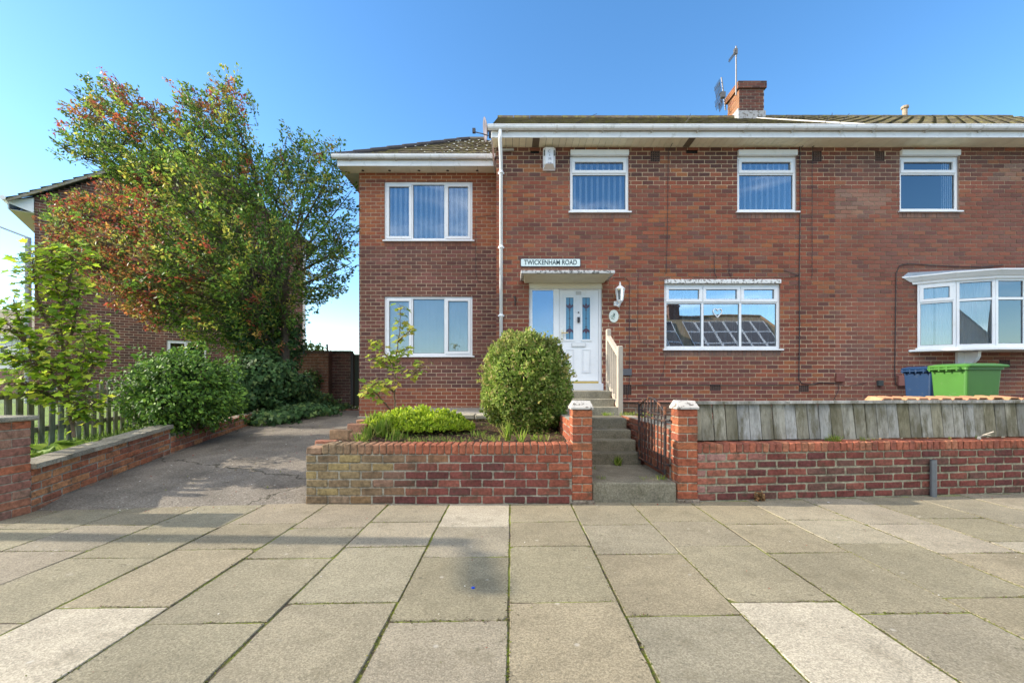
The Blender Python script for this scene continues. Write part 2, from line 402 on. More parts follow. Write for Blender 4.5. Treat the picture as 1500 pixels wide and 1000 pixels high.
# other walls of the shells
mb=MB((.20,.10,.08))
mb.box(-.31,-.06,YM+.02,16.3,.3,ZE,skip='f'); mb.box(-.06,PARTY,16.05,16.3,.3,ZE); 
mb.poly([(-.31,YM,ZE),(-.31,16.3,ZE),(-.31,12.6,ZE+2.6)]); mb.box(PARTY-.12,PARTY-.002,YM+.3,16.05,.3,ZE)
mb.build('side_wall',M_BRICK,house)
mb=MB((.20,.10,.08)); mb.box(PARTY+.002,PARTY+.12,YM+.3,16.05,.3,ZE); mb.box(13.35,13.6,YM+.02,16.3,.3,ZE); mb.box(PARTY+.12,13.35,16.05,16.3,.3,ZE)
mb.build('side_wall',M_BRICK,nhouse)
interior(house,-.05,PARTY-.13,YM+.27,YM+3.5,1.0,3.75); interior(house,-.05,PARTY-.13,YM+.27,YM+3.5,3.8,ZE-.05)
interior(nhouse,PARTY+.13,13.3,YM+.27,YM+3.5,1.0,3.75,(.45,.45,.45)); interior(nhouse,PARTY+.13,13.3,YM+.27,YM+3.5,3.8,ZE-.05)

BL=(.92,.93,.94)
L2=[(0,1,0,.72,False),(0,1,.72,1,True)]
window(house,w_up1,YM,L2,blind=BL,header=.11,label='upstairs window with half closed vertical blinds above the front door')
window(house,w_up2,YM,L2,blind=BL,header=.11,label='upstairs window with vertical blinds above the wide window')
window(nhouse,w_up3,YM,L2,blind=None,header=.11,label='upstairs window without blinds')
wm=window(house,w_main,YM,[(0,.328,0,.74,False),(.328,.672,0,.74,False),(.672,1,0,.74,False),(0,.328,.74,1,True),(.328,.672,.74,1,True),(.672,1,.74,1,True)],blind=(.85,.87,.88),header=.085,bgap=.17,bw=.06,gl='wide_window_glass',refl=.5)
# curtain edge in the neighbour's upper window
cb=MB((.75,.76,.77)); cx=w_up3[1]-.28
for i in range(12): cb.poly([(cx+i*.02,YM+.066+.012*(i%2),w_up3[2]),(cx+(i+1)*.02,YM+.066+.012*((i+1)%2),w_up3[2]),(cx+(i+1)*.02,YM+.066+.012*((i+1)%2),w_up3[3]),(cx+i*.02,YM+.066+.012*(i%2),w_up3[3])])
cb.build('curtain',mat('blind_fabric'),nhouse)
cb=MB((.70,.76,.80)); cb.poly([(w_up3[0],YM+.082,w_up3[2]),(w_up3[1],YM+.082,w_up3[2]),(w_up3[1],YM+.082,w_up3[3]),(w_up3[0],YM+.082,w_up3[3])]); cb.build('net_curtain',mat('blind_fabric'),nhouse)
# heart ornament hanging behind the wide window
hb=MB((.8,.82,.84)); hx,hz=pm(1053,457); pts=[]
for i in range(33):
    t=2*math.pi*i/32; pts.append((hx+.0056*16*math.sin(t)**3, YM+.055, hz+.0062*(13*math.cos(t)-5*math.cos(2*t)-2*math.cos(3*t)-math.cos(4*t))))
hb.tube(pts,.010,6); ho=hb.build('heart_ornament',M_UPVC,smooth=True)
tag(ho,'white open heart ornament hanging behind the middle pane of the wide window','ornament')

# --- wing
wl=X(526,YW); wr=-.31
ww1=rm(563,692,266,352,YW); ww2=rm(563,692,434,521,YW)
mb=MB()
brickface(mb,(0,YW,0),(1,0,0),(0,-1,0),wl,wr,.25,ZE+.02,pal_wing,[ww1,ww2],mort=(.58,.45,.31),z_off=.03)
for a,b,c,e in (ww1,ww2):
    for q in ([(a,YW+.006,c),(a,YW+.2,c),(a,YW+.2,e),(a,YW+.006,e)],[(b,YW+.2,c),(b,YW+.006,c),(b,YW+.006,e),(b,YW+.2,e)],[(a,YW+.006,e),(a,YW+.2,e),(b,YW+.2,e),(b,YW+.006,e)],[(a,YW+.2,c),(a,YW+.006,c),(b,YW+.006,c),(b,YW+.2,c)]): mb.poly(q,(.3,.2,.16))
    soldier(mb,(0,YW,0),(1,0,0),(0,-1,0),a,b,c-.14,c-.03,lambda u,v: mixc(random.choice(PURP),(.24,.12,.08),.5))
brickface(mb,(wl,0,0),(0,-1,0),(-1,0,0),-14.6,-YW-.001,.25,ZE+.02,pal_wing,mort=(.58,.45,.31),z_off=.03)
mb.box(wl+.01,wr,14.4,14.6,.2,ZE)
mb.build('wing_wall',M_BRICK,house)
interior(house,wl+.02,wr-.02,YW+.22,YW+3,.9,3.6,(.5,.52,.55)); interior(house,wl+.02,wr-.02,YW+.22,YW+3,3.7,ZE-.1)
L3=[(0,.30,0,1,True),(.30,.70,0,1,False),(.70,1,0,1,True)]
window(house,ww1,YW,L3,blind=BL,label='upstairs window of the wing with vertical blinds')
window(house,ww2,YW,L3,blind=(.97,.96,.94),bgap=.089,gl='wing_glass',refl=.13,label='ground floor window of the wing with closed blinds')

# --- roofs
def tiled(mb, P0, P1, P2, P3, rows, cols_, wave=0.0, lift=.025, base=(.10,.08,.055), wavel=.3):
    """quad P0-P1 eaves, P3-P2 ridge; stepped courses"""
    P0,P1,P2,P3=map(Vector,(P0,P1,P2,P3)); n=(P1-P0).cross(P3-P0).normalized()
    if n.z<0: n=-n
    L=(P1-P0).length
    for r in range(rows):
        a,b=r/rows,(r+1)/rows
        A=[P0.lerp(P3,a),P1.lerp(P2,a)]; B=[P0.lerp(P3,b),P1.lerp(P2,b)]
        for c in range(cols_):
            s,t=c/cols_,(c+1)/cols_
            w=lambda q: wave*math.sin(2*math.pi*q*L/wavel)
            jt=rnd(-.004,.004)
            col=vary(base,.7,1.3) if c%max(1,int(cols_*wavel/L))==0 or c==0 else col
            lo0=A[0].lerp(A[1],s)+n*(lift+w(s)+jt); lo1=A[0].lerp(A[1],t)+n*(lift+w(t)+jt)
            hi1=B[0].lerp(B[1],t)+n*w(t); hi0=B[0].lerp(B[1],s)+n*w(s)
            mb.poly([lo0,lo1,hi1,hi0],col)
            mb.poly([A[0].lerp(A[1],s)+n*(w(s)-.005),A[0].lerp(A[1],t)+n*(w(t)-.005),lo1,lo0],col)
YE=8.52; ZR0=6.125; YR=12.6; ZR=8.69
mb=MB((.12,.10,.07)); tiled(mb,(-.40,YE,ZR0),(PARTY+.25,YE,ZR0),(PARTY+.25,YR,ZR),(-.40,YR,ZR),16,240,.006,.02,(.15,.125,.075),.33)
mb.poly([(-.4,YR,ZR),(PARTY+.25,YR,ZR),(PARTY+.25,16.7,ZR0),(-.4,16.7,ZR0)])
mb.poly([(-.4,YE,ZR0-.03),(-.4,YR,ZR-.03),(-.4,YR,ZR+.03),(-.4,YE,ZR0+.03)])
x=-.4
while x<PARTY+.2:   # ridge tiles
    mb.tube([(x,YR,ZR-.03),(x+.44,YR,ZR-.035)],.11,8,vary((.13,.10,.07),.8,1.2)); x+=.45
rf=mb.build('roof',M_TILE,house)
mb=MB((.10,.085,.06)); tiled(mb,(PARTY+.25,YE,ZR0),(14.0,YE,ZR0),(14.0,YR+.1,ZR+.07),(PARTY+.25,YR,ZR),13,260,.03,.03,(.10,.085,.055),.30)
mb.poly([(PARTY+.25,YR,ZR),(14,YR,ZR),(14,16.7,ZR0),(PARTY+.25,16.7,ZR0)])
x=PARTY+.3
while x<13.9: mb.tube([(x,YR,ZR-.03),(x+.44,YR,ZR-.035)],.12,8,vary((.12,.10,.07),.8,1.2)); x+=.45
mb.build('roof',M_TILE,nhouse)
mb=MB((.62,.60,.55)); mb.tube([(PARTY+.25,YE,ZR0+.06),(PARTY+.25,YR,ZR+.03)],.014,6); mb.build('verge_strip',M_CREAM,house)
# wing roof: hipped on the left
wy=YW-.37; wx=wl-.37; ez=6.145; t=2.62; pz=ez+t*.68
mb=MB((.12,.10,.07))
tiled(mb,(wx,wy,ez),(-.33,wy,ez),(-.33,wy+t,pz),(wx+t,wy+t,pz),10,60,.006,.02,(.12,.095,.06),.33)
tiled(mb,(wx,wy+2*t,ez),(wx,wy,ez),(wx+t,wy+t,pz),(wx+t,wy+t,pz),10,60,.0,.02,(.12,.095,.06),.33)
mb.poly([(wx,wy+2*t,ez),(-.33,wy+2*t,ez),(-.33,wy+t,pz),(wx+t,wy+t,pz)])
mb.build('wing_roof',M_TILE,house)
mb=MB((.05,.045,.045)); n=9
for i in range(n):
    a,b=i/n,(i+1.04)/n; mb.tube([(wx+t*a,wy+t*a,ez+(pz-ez)*a+.03),(wx+t*b,wy+t*b,ez+(pz-ez)*b+.012)],.075,8)
x=wx+t
while x<-.8: mb.tube([(x,wy+t,pz),(x+.42,wy+t,pz)],.085,8,vary((.12,.10,.07),.8,1.2)); x+=.43
mb.build('hip_tiles',mat('dark_tiles',rough=.8,n_scale=20),house)
# lichen specks / debris on the wing roof near the valley
mb=MB((.6,.6,.52))
for i in range(60):
    a=rnd(0,.85)**.7; xx=-.45-abs(random.gauss(0,.9)); xx=max(xx,wx+t*a+.15); yy=wy+t*a; zz=ez+(pz-ez)*a+.045
    s_=rnd(.012,.028); mb.poly([(xx-s_,yy-s_,zz-s_*.5),(xx+s_,yy-s_*.6,zz-s_*.5),(xx+s_*.7,yy+s_,zz+s_*.9),(xx-s_,yy+s_*.7,zz+s_*.7)])
lp=mb.build('lichen_spots',M_CREAM,house); lp['kind']='stuff'

# --- soffit, fascia, gutter
def eaves(root, x0, x1, Yw, Yf, zs, step=.13, col=(.88,.82,.62), left_end=False, gap=()):
    sb=MB(col); x=x0
    while x<x1-.001:
        e=min(x+step,x1); c=vary(col,.93,1.05)
        if any(abs((x+e)/2-g)<step/2 for g in gap): c=(.16,.13,.09)
        sb.box(x+.003,e-.003,Yf+.004,Yw+.02,zs,zs+.012,c); x=e
    sb.box(x0,x1,Yf+.004,Yw+.02,zs+.013,zs+.02,(.12,.11,.09))
    sb.build('soffit',M_CREAM,root)
    fb=MB(WHITE); fb.box(x0-.004,x1+.004,Yf-.018,Yf,zs-.012,zs+.095); fb.box(x0-.004,x1+.004,Yf-.008,Yf+.004,zs+.097,zs+.135,(.62,.58,.50)); fb.build('fascia',M_GUTTER,root,bevel=.003)
def gutter(root,x0,x1,Yf,z,ybr=.9,r=.056):
    g=MB(WHITE); prof=[(-r,0.0),(-r*1.02,-.03),(-r*.75,-.06),(0,-.075),(r*.75,-.06),(r,-.03),(r,0)]
    yc=Yf-.02-r
    n=len(prof); a=[g.pt((x0,yc+p,z+q)) for p,q in prof]; b=[g.pt((x1,yc+p,z+q)) for p,q in prof]
    for i in range(n-1): g.face((a[i],b[i],b[i+1],a[i+1]))
    g.face(a); g.face(b[::-1]); g.tube([(x0,yc-r,z),(x1,yc-r,z)],.008,6)
    go=g.build('gutter',M_GUTTER,root)
    x=x0+.35
    while x<x1-.1:
        k=MB((.70,.70,.69))
        pr=[(p*1.12,q*1.12+.004) for p,q in prof]
        A=[k.pt((x,yc+p,z+q)) for p,q in pr]; B=[k.pt((x+.03,yc+p,z+q)) for p,q in pr]
        for i in range(n-1): k.face((A[i],B[i],B[i+1],A[i+1]))
        k.box(x+.004,x+.024,yc,Yf-.01,z-.10,z-.08,(.45,.42,.36)); x+=ybr*rnd(.95,1.05)
        k.build('gutter_bracket',M_UPVC,go)
YF=8.60
eaves(house,-.38,PARTY,YM,YF,ZE,gap=(X(781,8.8),X(1005,8.8)+.02)); eaves(nhouse,PARTY,14.0,YM,YF,ZE,.30,gap=())
gutter(house,-.46,PARTY+.06,YF,6.155); gutter(nhouse,PARTY+.07,14.0,YF,6.155,1.0)
b=MB(WHITE); b.box(-.40,-.375,YF,12.6,ZE-.01,ZE+.11); b.build('bargeboard',M_UPVC,house)
WF=YW-.33
eaves(house,wl-.34,-.33,YW,WF,ZE,step=.5,col=(.78,.73,.58))
gutter(house,wl-.44,-.36,WF,6.17,1.0)
sb=MB((.60,.58,.50)); sb.box(wl-.34,wl+.0,YW+.021,14.8,ZE,ZE+.012); sb.box(wl-.36,wl-.342,WF,14.8,ZE-.012,ZE+.12,WHITE); sb.build('side_soffit',M_CREAM,house)
for px in (532,571,614,656,699):
    v=MB((.05,.04,.035)); xx=X(px,YW-.1); v.lathe((xx,YW-.12,ZE-.012),[(.03,0),(.03,.01)],10); v.build('soffit_vent',M_CABLE,house)
# chimney
chx0,chx1,chy=6.2,6.88,12.3
mb=MB((.2,.1,.08)); cz0,cz1=8.3,9.50
chim_shade=lambda u,v: random.choice([(.12,.048,.038),(.08,.038,.033),(.15,.06,.045),(.17,.066,.045)])  # chimney front: its shade is put into darker brick colours
chim_sunlit=lambda u,v: random.choice([(.28,.12,.055),(.23,.09,.05),(.30,.14,.07)])  # chimney left side: sunlight painted in as more orange bricks
brickface(mb,(0,chy,0),(1,0,0),(0,-1,0),chx0,chx1,cz0,cz1-.17,chim_shade,mort=(.45,.38,.3),g=.016)
brickface(mb,(chx0,0,0),(0,-1,0),(-1,0,0),-chy-.66,-chy,cz0,cz1-.17,chim_sunlit,mort=(.5,.4,.28),g=.016)
mb.box(chx0+.008,chx1,chy+.008,chy+.66,cz0,cz1)
e=.05
brickface(mb,(0,chy-e,0),(1,0,0),(0,-1,0),chx0-e,chx1+e,cz1-.17,cz1,chim_shade,mort=(.3,.25,.2)); brickface(mb,(chx0-e,0,0),(0,-1,0),(-1,0,0),-chy-.66-e,-chy+e,cz1-.17,cz1,chim_sunlit,mort=(.5,.4,.28))
mb.box(chx0-e+.008,chx1+e-.001,chy-e+.008,chy+.66+e,cz1-.172,cz1+.02,(.12,.09,.07))
ch=mb.build('chimney',M_BRICK,house)
fl=MB((.36,.36,.36)); fl.box(chx0-.03,chx1+.03,chy-.03,chy-.004,cz0,8.72); fl.box(chx0-.03,chx0-.004,chy-.004,chy+.69,cz0,8.80); fl.build('flashing',M_PAINT,ch)
for px in (1084,1110):
    xx=X(px,12.6); k=MB((.06,.05,.045)); k.lathe((xx,chy+.3,cz1+.02),[(.09,0),(.10,.05),(.07,.10),(.02,.12)],10); k.build('chimney_cap',M_BARK,ch)
# aerials
def yagi(mb,A,B,n,l,r=.008,col=(.12,.115,.11),up=(0,0,1)):
    A,B=Vector(A),Vector(B); mb.tube([A,B],r*1.4,6,col); d=(B-A).normalized(); s=d.cross(Vector((0,1,0))).normalized() if abs(d.y)<.9 else Vector((1,0,0))
    s=(s*.6+Vector((0,.8,0))).normalized()
    for i in range(n):
        p=A.lerp(B,(i+.3)/n); mb.tube([p-s*l,p+s*l],r,5,col)
a1=MB((.16,.155,.15)); ax=X(1077.5,12.25); ay=12.22
a1.tube([(ax,ay,9.1),(ax,ay,Z(68,ay))],.02,8); aerial=empty('roof_aerial',(ax,ay,9.1),'tall thin television aerial mast strapped to the front corner of the chimney','aerial')
a1.build('mast',M_GREYMETAL,aerial)
a2=MB((.12,.115,.11)); yagi(a2,(ax,ay,Z(76,ay)),(ax-.30,ay-.2,Z(98,ay)),9,.05); a2.box(ax-.06,ax+.03,ay-.03,ay+.03,Z(80,ay),Z(72,ay)); a2.build('antenna',M_GREYMETAL,aerial)
bx,by=X(1058,13.0),13.05
aer2=empty('roof_aerial',(bx,by,9.0),'cluster of comb shaped television aerials leaning off the left side of the chimney','aerial')
a3=MB((.16,.155,.15)); a3.tube([(bx+.12,by,Z(160,13)),(bx,by,Z(112,13))],.02,8); a3.tube([(bx+.1,by,Z(148,13)),(bx+.4,by,Z(150,13))],.02,6); a3.build('mast',M_GREYMETAL,aer2)
a4=MB((.12,.115,.11))
for (p,q,n,l) in (((1056,118),(1042,140),8,.10),((1057,126),(1044,150),8,.16),((1059,138),(1043,163),9,.16),((1060,146),(1048,166),8,.14)):
    yagi(a4,(X(p[0],13),by,Z(p[1],13)),(X(q[0],13),by-.25,Z(q[1],13)),n,l,.006)
a4.box(bx-.02,bx+.1,by-.05,by+.05,Z(142,13),Z(134,13)); a4.build('antenna',M_GREYMETAL,aer2)
v=MB((.35,.28,.2)); vx=X(1321,12.7); v.lathe((vx,12.6,8.7),[(.06,0),(.06,.25),(.09,.27),(.09,.33)],10); v.build('vent_pipe',M_BARK,nhouse)
# satellite dish
dx,dy,dz=X(713.5,8.9),8.9,Z(190,8.9)
dish=empty('satellite_dish',(X(722,8.9),8.9,dz-.05),'round dark satellite dish seen edge-on on the eaves corner','satellite dish')
d=MB((.20,.17,.17)); d.T=Matrix.Translation((dx,dy,dz))@Matrix.Rotation(R(-80),4,'Z')@Matrix.Rotation(R(8),4,'X')
nn=28; rr=[0,.08,.16,.22]; rings=[[d.pt((r*math.cos(2*math.pi*k/nn),.045*(r/.22)**2*-1+.0,r*1.0*math.sin(2*math.pi*k/nn))) for k in range(nn)] for r in rr[1:]]
c0=d.pt((0,0,0))
for k in range(nn): d.face((c0,rings[0][k],rings[0][(k+1)%nn]))
for u,w in zip(rings,rings[1:]):
    for k in range(nn): d.face((u[k],w[k],w[(k+1)%nn],u[(k+1)%nn]))
do=d.build('reflector',M_GREYMETAL,dish,smooth=True); so=do.modifiers.new('s','SOLIDIFY'); so.thickness=.008
d=MB((.04,.045,.06)); d.tube([(dx+.02,dy,dz-.02),(dx+.12,dy,dz-.07),(-.40,dy,dz-.07)],.02,8); d.tube([(dx+.02,dy,dz-.12),(dx-.1,dy-.15,dz-.16),(dx-.25,dy-.1,dz-.1)],.01,6); d.box(dx-.28,dx-.22,dy-.13,dy-.07,dz-.12,dz-.04); d.box(-.46,-.40,dy-.05,dy+.05,dz-.15,dz+.0)
d.build('bracket',M_CABLE,dish)

# --- downpipe
dp=MB(WHITE); px=X(734,YM-.07); zt=6.08
dp.tube([(X(732.5,8.5),YF-.075,zt),(X(732.5,8.5),YF-.075,zt-.17),(px,YM-.06,zt-.42),(px,YM-.06,.9)],.034,12)
for z in (5.42,3.95,2.6): dp.tube([(px,YM-.06,z),(px,YM-.06,z+.05)],.044,12); dp.box(px-.06,px+.06,YM-.03,YM-.009,z+.01,z+.04)
dp.build('downpipe',M_UPVC,house,smooth=True)
o=MB((.35,.33,.30)); o.tube([(px,YM-.05,Z(222,YM)),(px+.25,YM-.05,Z(221,YM))],.028,8); o.build('waste_pipe',M_CREAM,house)

# --- front door
x0,x1,z0,z1=doorset; ds=empty  # parts hang on the house through the door frame
fr=MB(WHITE); yf=YM+.045
zh=Z(422,YM); xm0,xm1=X(811,YM),X(819.5,YM); xl1=X(877.5,YM)
fr.box(x0,x1,yf-.03,yf+.06,zh,z1-.002,(.66,.62,.50))     # cream header
fr.box(x0,X(780,YM),yf,yf+.07,z0,zh-.002); fr.box(xm0,xm1,yf,yf+.07,z0,zh-.002); fr.box(xl1,x1,yf,yf+.07,z0,zh-.002)
fr.box(X(780,YM)+.001,xm0-.001,yf+.002,yf+.068,zh-.03,zh-.003); fr.box(xm1+.001,xl1-.001,yf+.002,yf+.068,zh-.025,zh-.003)
fr.box(X(780,YM)+.001,xm0-.001,yf+.002,yf+.068,z0,z0+.12)
fr.box(xm1+.001,xl1-.001,yf-.005,yf+.068,Z(561,YM),Z(558.5,YM),(.50,.36,.09)) # brass threshold
fr.box(xm0-.25,x1+.01,yf-.12,yf+.068,Z(572,YM)-.02,Z(561.3,YM),(.72,.71,.70))
frame=fr.build('door_frame',mat('frame_paint',rough=.4,n_amp=.04,n_scale=4,bump=0),house,bevel=.004)
pn=MB(); pn.box(X(780,YM),xm0,yf+.03,yf+.034,z0+.12,zh-.03); pn.build('side_pane',glass('door_glass',.3,(.5,.7,.9),.08),frame)
bk=MB((.10,.25,.45)); bk.box(X(780,YM),xm0,yf+.06,yf+.066,z0+.12,zh-.03); bk.build('frosted_film',mat('blue_film',rough=.6,n_amp=.04,n_scale=4,bump=0),frame)
dl=MB(WHITE); lx0,lx1,lz0,lz1=xm1+.004,xl1-.004,Z(558,YM),zh-.03
def prect(a,b,c,e): return X(a,YM),X(b,YM),Z(e,YM),Z(c,YM)
pA,pB=prect(829.5,840.5,435,496.5),prect(853.5,865,435,496.5)
for q in rsub([(lx0,lx1,lz0,lz1)],[pA,pB]): dl.poly([(q[0],yf+.012,q[2]),(q[1],yf+.012,q[2]),(q[1],yf+.012,q[3]),(q[0],yf+.012,q[3])])
dl.box(lx0,lx1,yf+.05,yf+.056,lz0,lz1,skip='')
for q in (pA,pB): ring(dl,q[0]-.035,q[1]+.035,q[2]-.035,q[3]+.035,.034,yf-.004,yf+.03)
for q in (prect(829.5,841.5,511,546),prect(853,866,511,546)):
    ring(dl,q[0],q[1],q[2],q[3],.018,yf+.002,yf+.014,(.70,.71,.73)); dl.box(q[0]+.035,q[1]-.035,yf+.004,yf+.013,q[2]+.035,q[3]-.035)
door=dl.build('front_door',M_UPVC,frame,bevel=.0)
pp=MB((.10,.27,.42))
for q in (pA,pB): pp.box(q[0],q[1],yf+.02,yf+.024,q[2],q[3])
for q in (pA,pB):
    cx=(q[0]+q[1])/2
    for zz,sg in ((q[3]-.16,1),(q[2]+.16,-1)):   # leaded tulip shapes
        dk=(.07,.03,.06); y=yf+.016
        P_=[(0,-.07),(.07,-.02),(.065,.035),(.03,.0),(0,.06),(-.03,0),(-.065,.035),(-.07,-.02)]
        pts=[(cx+a,y,zz+b*sg) for a,b in P_]; pp.prism(pts,(0,.003,0),dk)
    pp.box(cx-.006,cx+.006,yf+.017,yf+.019,q[2],q[3],(.05,.06,.08))
    for zz in (.3,.5,.7): pp.box(cx-.02,cx+.02,yf+.015,yf+.017,q[2]+(q[3]-q[2])*zz-.008,q[2]+(q[3]-q[2])*zz+.008,(.06,.07,.09))
pp.build('leaded_pane',mat('leaded_glass',rough=.15,n_amp=.1,n_scale=30,bump=.2,spec=.6),door) if False else pp.build('leaded_pane',mat('leaded_glass',rough=.15,n_amp=.1,n_scale=30,bump=.2,spec=.6),frame)
def small(name,fn,m,par): b=MB(); fn(b); return b.build(name,m,par)
def lb(b):
    q=prect(837.5,858.5,501.5,507.5); b.box(q[0],q[1],yf-.008,yf+.013,q[2],q[3],(.55,.56,.57)); b.box(q[0]+.015,q[1]-.015,yf-.012,yf-.007,q[2]+.012,q[3]-.012,(.72,.73,.73))
small('letterbox',lb,M_UPVC,frame)
def kn(b):
    xx,zz=X(848,YM),Z(468,YM); b.box(xx-.022,xx+.022,yf-.02,yf+.013,zz-.055,zz+.055,(.03,.03,.035))
small('door_viewer',lambda b: b.lathe((X(848,YM),yf+.004,Z(457,YM)),[(.014,-.012),(.014,.012)],10,(.03,.03,.03)),M_CABLE,frame)
small('door_knocker',kn,M_CABLE,frame)
def hd(b):
    xx,zz=X(823.5,YM),Z(491,YM); b.box(xx-.022,xx+.022,yf-.006,yf+.013,zz-.12,zz+.12,(.78,.74,.62)); b.tube([(xx,yf-.005,zz+.05),(xx,yf-.05,zz+.05),(xx+.12,yf-.05,zz+.05)],.011,8,(.55,.42,.18)); b.lathe((xx,yf-.006,zz-.07),[(.014,-.01),(.014,.01)],8,(.1,.08,.04))
small('door_handle',hd,mat('polished_brass',rough=.35,n_amp=.05,bump=0,metal=.3),frame)
def npf(b):
    q=prect(844,852,426,431); b.box(q[0],q[1],yf+.004,yf+.013,q[2],q[3],(.50,.49,.48))
small('number_plate',npf,M_UPVC,frame)
# canopy
cy=8.35; ca=MB((.62,.60,.52)); zc0,zc1=3.295,3.385
ca.box(X(763,cy),X(901,cy),cy,YM,zc0+.03,zc1,(.55,.54,.52))
cn=ca.build('door_canopy',mat('old_canopy_concrete',rough=.95,n_amp=.2,n_scale=40,bump=.9,b_scale=60,b_dist=.006,stain=(.12,.12,.11,1),stain_scale=14,stain_lo=.5,stain_hi=.58),house,bevel=.01)
cu=MB((.60,.56,.40)); a,b_=X(768,cy),X(896,cy); pr=[(a,cy+.03,zc0+.028),(b_,cy+.03,zc0+.028)]
cu.poly([(a,cy+.03,zc0+.028),(a+.03,YM-.01,zc0-.02),(b_-.03,YM-.01,zc0-.02),(b_,cy+.03,zc0+.028)]); cu.poly([(a,cy+.03,zc0+.028),(a,YM-.01,zc0+.028),(a+.03,YM-.01,zc0-.02)]); cu.poly([(b_,cy+.03,zc0+.028),(b_-.03,YM-.01,zc0-.02),(b_,YM-.01,zc0+.028)])
cu.build('underside',M_CREAM,cn)

# --- street sign
def text(name,body,size,loc,m,parent=None,ext=.002,sx=1,rot=(R(90),0,0),ww=0,bold=0):
    cu=bpy.data.curves.new(name,'FONT'); cu.body=body; cu.size=size; cu.extrude=ext; cu.align_x='CENTER'; cu.align_y='CENTER'; cu.offset=bold
    t=bpy.data.objects.new('tmp',cu); C.objects.link(t); bpy.context.view_layer.update()
    me=bpy.data.meshes.new_from_object(t.evaluated_get(bpy.context.evaluated_depsgraph_get())); bpy.data.objects.remove(t)
    me.materials.clear(); me.materials.append(m() if callable(m) else m); me.name=name
    xs=[v.co.x for v in me.vertices]; w=max(xs)-min(xs)
    if ww: sx=ww/w
    Mx=Matrix.Translation(loc)@Matrix.Rotation(rot[0],4,'X')@Matrix.Rotation(rot[1],4,'Y')@Matrix.Diagonal((sx,1,1,1))
    if parent: Mx=Matrix.Translation(-wloc(parent))@Mx
    me.transform(Mx); o=bpy.data.objects.new(name,me); C.objects.link(o)
    if parent: o.parent=parent
    return o
def flat(name,c,rough=.5):
    if name in MATS: return MATS[name]
    m=bpy.data.materials.new(name); MATS[name]=m; m.use_nodes=True; p=m.node_tree.nodes['Principled BSDF']; p.inputs['Base Color'].default_value=(*c,1); p.inputs['Roughness'].default_value=rough; return m
sx0,sx1,sz0,sz1=rm(762.5,850.5,378.5,390.5,YM-.03)
sg=empty('street_sign',((sx0+sx1)/2,YM-.01,sz0),'white street name plate with black lettering above the door canopy','street sign')
def rrect(mb,x0,x1,z0,z1,y0,y1,r,col):
    pts=[]
    for cx,cz,a0 in ((x1-r,z0+r,-90),(x1-r,z1-r,0),(x0+r,z1-r,90),(x0+r,z0+r,180)):
        for k in range(5): a=R(a0+k*22.5); pts.append((cx+r*math.cos(a),y0,cz+r*math.sin(a)))
    mb.prism(pts,(0,y1-y0,0),col)
b=MB(); rrect(b,sx0,sx1,sz0,sz1,YM-.022,YM-.006,.02,(.05,.06,.07)); b.build('backing_plate',M_UPVC,sg)
b=MB(); rrect(b,sx0+.011,sx1-.011,sz0+.011,sz1-.011,YM-.026,YM-.0225,.018,(.62,.72,.70)); b.build('face_plate',M_UPVC,sg)
text('lettering','TWICKENHAM ROAD',.135,((sx0+sx1)/2,YM-.027,(sz0+sz1)/2),flat('sign_black',(.03,.06,.07)),sg,ww=(sx1-sx0)*.88,bold=.0025)
# --- alarm box
ax0,ax1,az0,az1=rm(795.5,813.5,217.5,249,YM-.05)
al=empty('alarm_box',((ax0+ax1)/2,YM,az0),'white burglar alarm box high on the wall beside the upstairs window','alarm box')
b=MB((.78,.79,.82)); w=ax1-ax0; zc=az0+.10
out=[(0,YM),(w,YM),(w,YM-.05),(w*.8,YM-.1),(w*.2,YM-.1),(0,YM-.05)]
b.prism([(ax0+p,q,zc) for p,q in out],(0,0,az1-zc))
b.prism([(ax0,YM,az0),(ax1,YM,az0),(ax1,YM-.04,az0),(ax0,YM-.04,az0)],(0,0,.004))
lo=[(ax0,YM-.04,az0+.005),(ax1,YM-.04,az0+.005),(ax0+w*.8,YM-.1,zc-.002),(ax0+w*.2,YM-.1,zc-.002)]
b.poly([lo[0],lo[1],lo[2],lo[3]],(.50,.40,.33)); b.poly([lo[1],(ax1,YM,az0+.005),(ax1,YM,zc),(ax1,YM-.05,zc),lo[2]]); b.poly([lo[0],lo[3],(ax0,YM-.05,zc),(ax0,YM,zc),(ax0,YM,az0+.005)])
b.build('casing',M_UPVC,al)
for i,(t_,s_) in enumerate((('C',.075),('S',.05),('M',.075),('0 00',.04))):
    text('lettering',t_,s_,(ax0+w*(.48+.03*i if i<3 else .52),YM-.102,az1-.085-i*.075),flat('alarm_ink',(.18,.2,.26)),al)
for p in (.02,.98):
    b=MB((.10,.11,.10)); xx=ax0+w*(.12 if p<.5 else .88); b.box(xx-.016,xx+.016,YM-.088,YM-.07,az1-.16,az1-.05); b.build('side_lens',M_CABLE,al)
